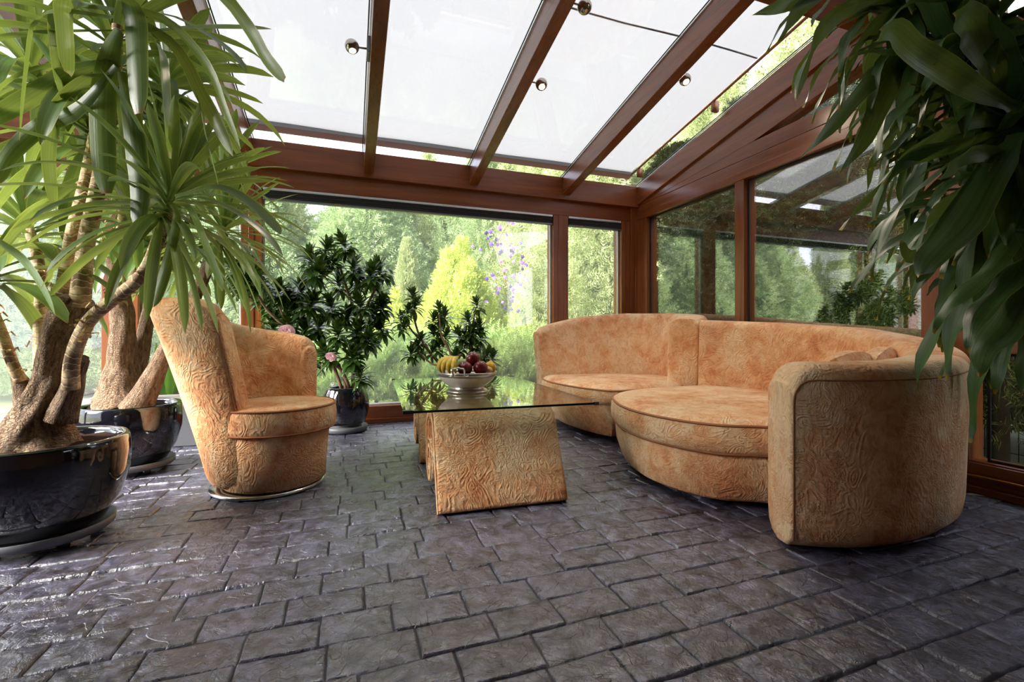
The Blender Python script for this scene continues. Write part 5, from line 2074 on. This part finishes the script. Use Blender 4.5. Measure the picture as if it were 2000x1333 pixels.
mb.tube([(3.75, 1.63, 0), (3.76, 1.64, 1.2), (3.74, 1.62, 3.2)], [0.05, 0.045, 0.035], 12, jitter=0.1)
mb.build('bole', 'tree_trunk', t)
fe = thing('wire_fence', 'thin wire fence outside the low side window', 'fence', (3.9, 1.0, 0))
mb = MB()
for k in range(40):
    y = -0.8 + k * 0.08
    mb.tube([(3.9, y, 0.0), (3.9, y, 1.2)], 0.003, 5)
for z in (0.05, 0.6, 1.19):
    mb.tube([(3.9, -0.8, z), (3.9, 2.32, z)], 0.003, 5)
mb.build('wire_mesh', 'rubber_seal', fe)

# clematis with purple flowers on the right hedge
cl = thing('clematis_vine', 'climbing clematis with purple flowers on conifers at right of the wide window', 'vine', (gx(1000, 7.8), 7.8, 0))
mb = MB()
vp = [at(u, v, 8.0) for u, v in ((1015, 700), (1000, 620), (985, 540), (970, 480), (1000, 430), (1030, 420))]
vp[0].z = 0
mb.tube(spline([tuple(p) for p in vp], 24), 0.012, 6)
mb.build('stem', 'stem_brown', cl)
fm = None
rn = random.Random(5)
for i in range(64):
    u = rn.gauss(990, 26)
    v = rn.uniform(425, 610)
    u += (v - 500) * 0.18
    p = at(u, v, 6.75 + rn.uniform(-0.25, 0.25))
    if fm is None:
        mb = MB()
        for k in range(6):
            a = k * PI / 3
            d = Vector((math.cos(a), 0.15, math.sin(a)))
            s = Vector((-math.sin(a), 0, math.cos(a)))
            ribbon(mb, [d * 0.004, d * 0.03, d * 0.052, d * 0.07], [0.014, 0.036, 0.032, 0.004], s, 0.15, cols=3)
        fm = mb.build('blossom', 'clematis', cl)
        fm.location = p - ORG[cl]
        fm.scale = (0.5, 0.5, 0.5)
        fm.data.transform(__import__('mathutils').Matrix.Translation(ORG[cl]))
    else:
        c_ = fm.copy()
        COL.objects.link(c_)
        c_.parent = cl
        c_.location = p - ORG[cl]
        c_.rotation_euler = (rn.uniform(-0.6, 0.6), rn.uniform(-0.5, 0.5), rn.uniform(-0.7, 0.7))
        c_.scale = (rn.uniform(0.35, 0.65),) * 3

g = MB()
g.box((-40, -30, -0.25), (40, 60, -0.13))
struct(g, 'ground', 'lawn_green', 'green lawn around the garden room', 'lawn')
g = MB()
g.box((-3.4, YF + 0.14, -0.2), (3.4, YF + 0.75, -0.1))
g.box((-3.6, YF + 0.75, -0.2), (-2.0, YF + 4.2, -0.1))
struct(g, 'path', 'paving', 'pale grey paved path outside the far windows', 'path')

# ------------------------------------------------------------------ light
w = bpy.data.worlds.new('sky')
SC.world = w
w.use_nodes = True
nt = w.node_tree
for n_ in list(nt.nodes):
    nt.nodes.remove(n_)
b = NB(nt)
tc = b.n('ShaderNodeTexCoord')
cl_ = b.noise(b.n('ShaderNodeMapping', None, Vector=tc.outputs['Generated'], Scale=(1, 1, 2.5)).outputs[0], 2.2, 5, 0.55)
skyc = b.ramp(cl_, [(0.35, (0.68, 0.80, 1.0)), (0.65, (0.93, 0.95, 1.0))])
bg = b.n('ShaderNodeBackground', None, Color=skyc, Strength=1.6)
o_ = nt.nodes.new('ShaderNodeOutputWorld')
nt.links.new(bg.outputs[0], o_.inputs['Surface'])
s = bpy.data.lights.new('sun', 'SUN')
s.energy = 11.0
s.angle = math.radians(40)
s.color = (1.0, 0.96, 0.88)
so_ = bpy.data.objects.new('sun', s)
COL.objects.link(so_)
so_.rotation_euler = Vector((0.82, 0.26, -0.47)).to_track_quat('-Z', 'Y').to_euler()

SC.view_settings.view_transform = 'Standard'
SC.view_settings.look = 'None'
SC.view_settings.gamma = 1.0
SC.view_settings.use_curve_mapping = False
SC.view_settings.exposure = 1.4
cy = SC.cycles
cy.use_denoising = True
cy.use_adaptive_sampling = True
cy.adaptive_threshold = 0.06
cy.max_bounces = 6
cy.diffuse_bounces = 4
cy.glossy_bounces = 3
cy.transmission_bounces = 4
cy.transparent_max_bounces = 16
cy.caustics_reflective = False
cy.caustics_refractive = False
cy.sample_clamp_indirect = 6.0
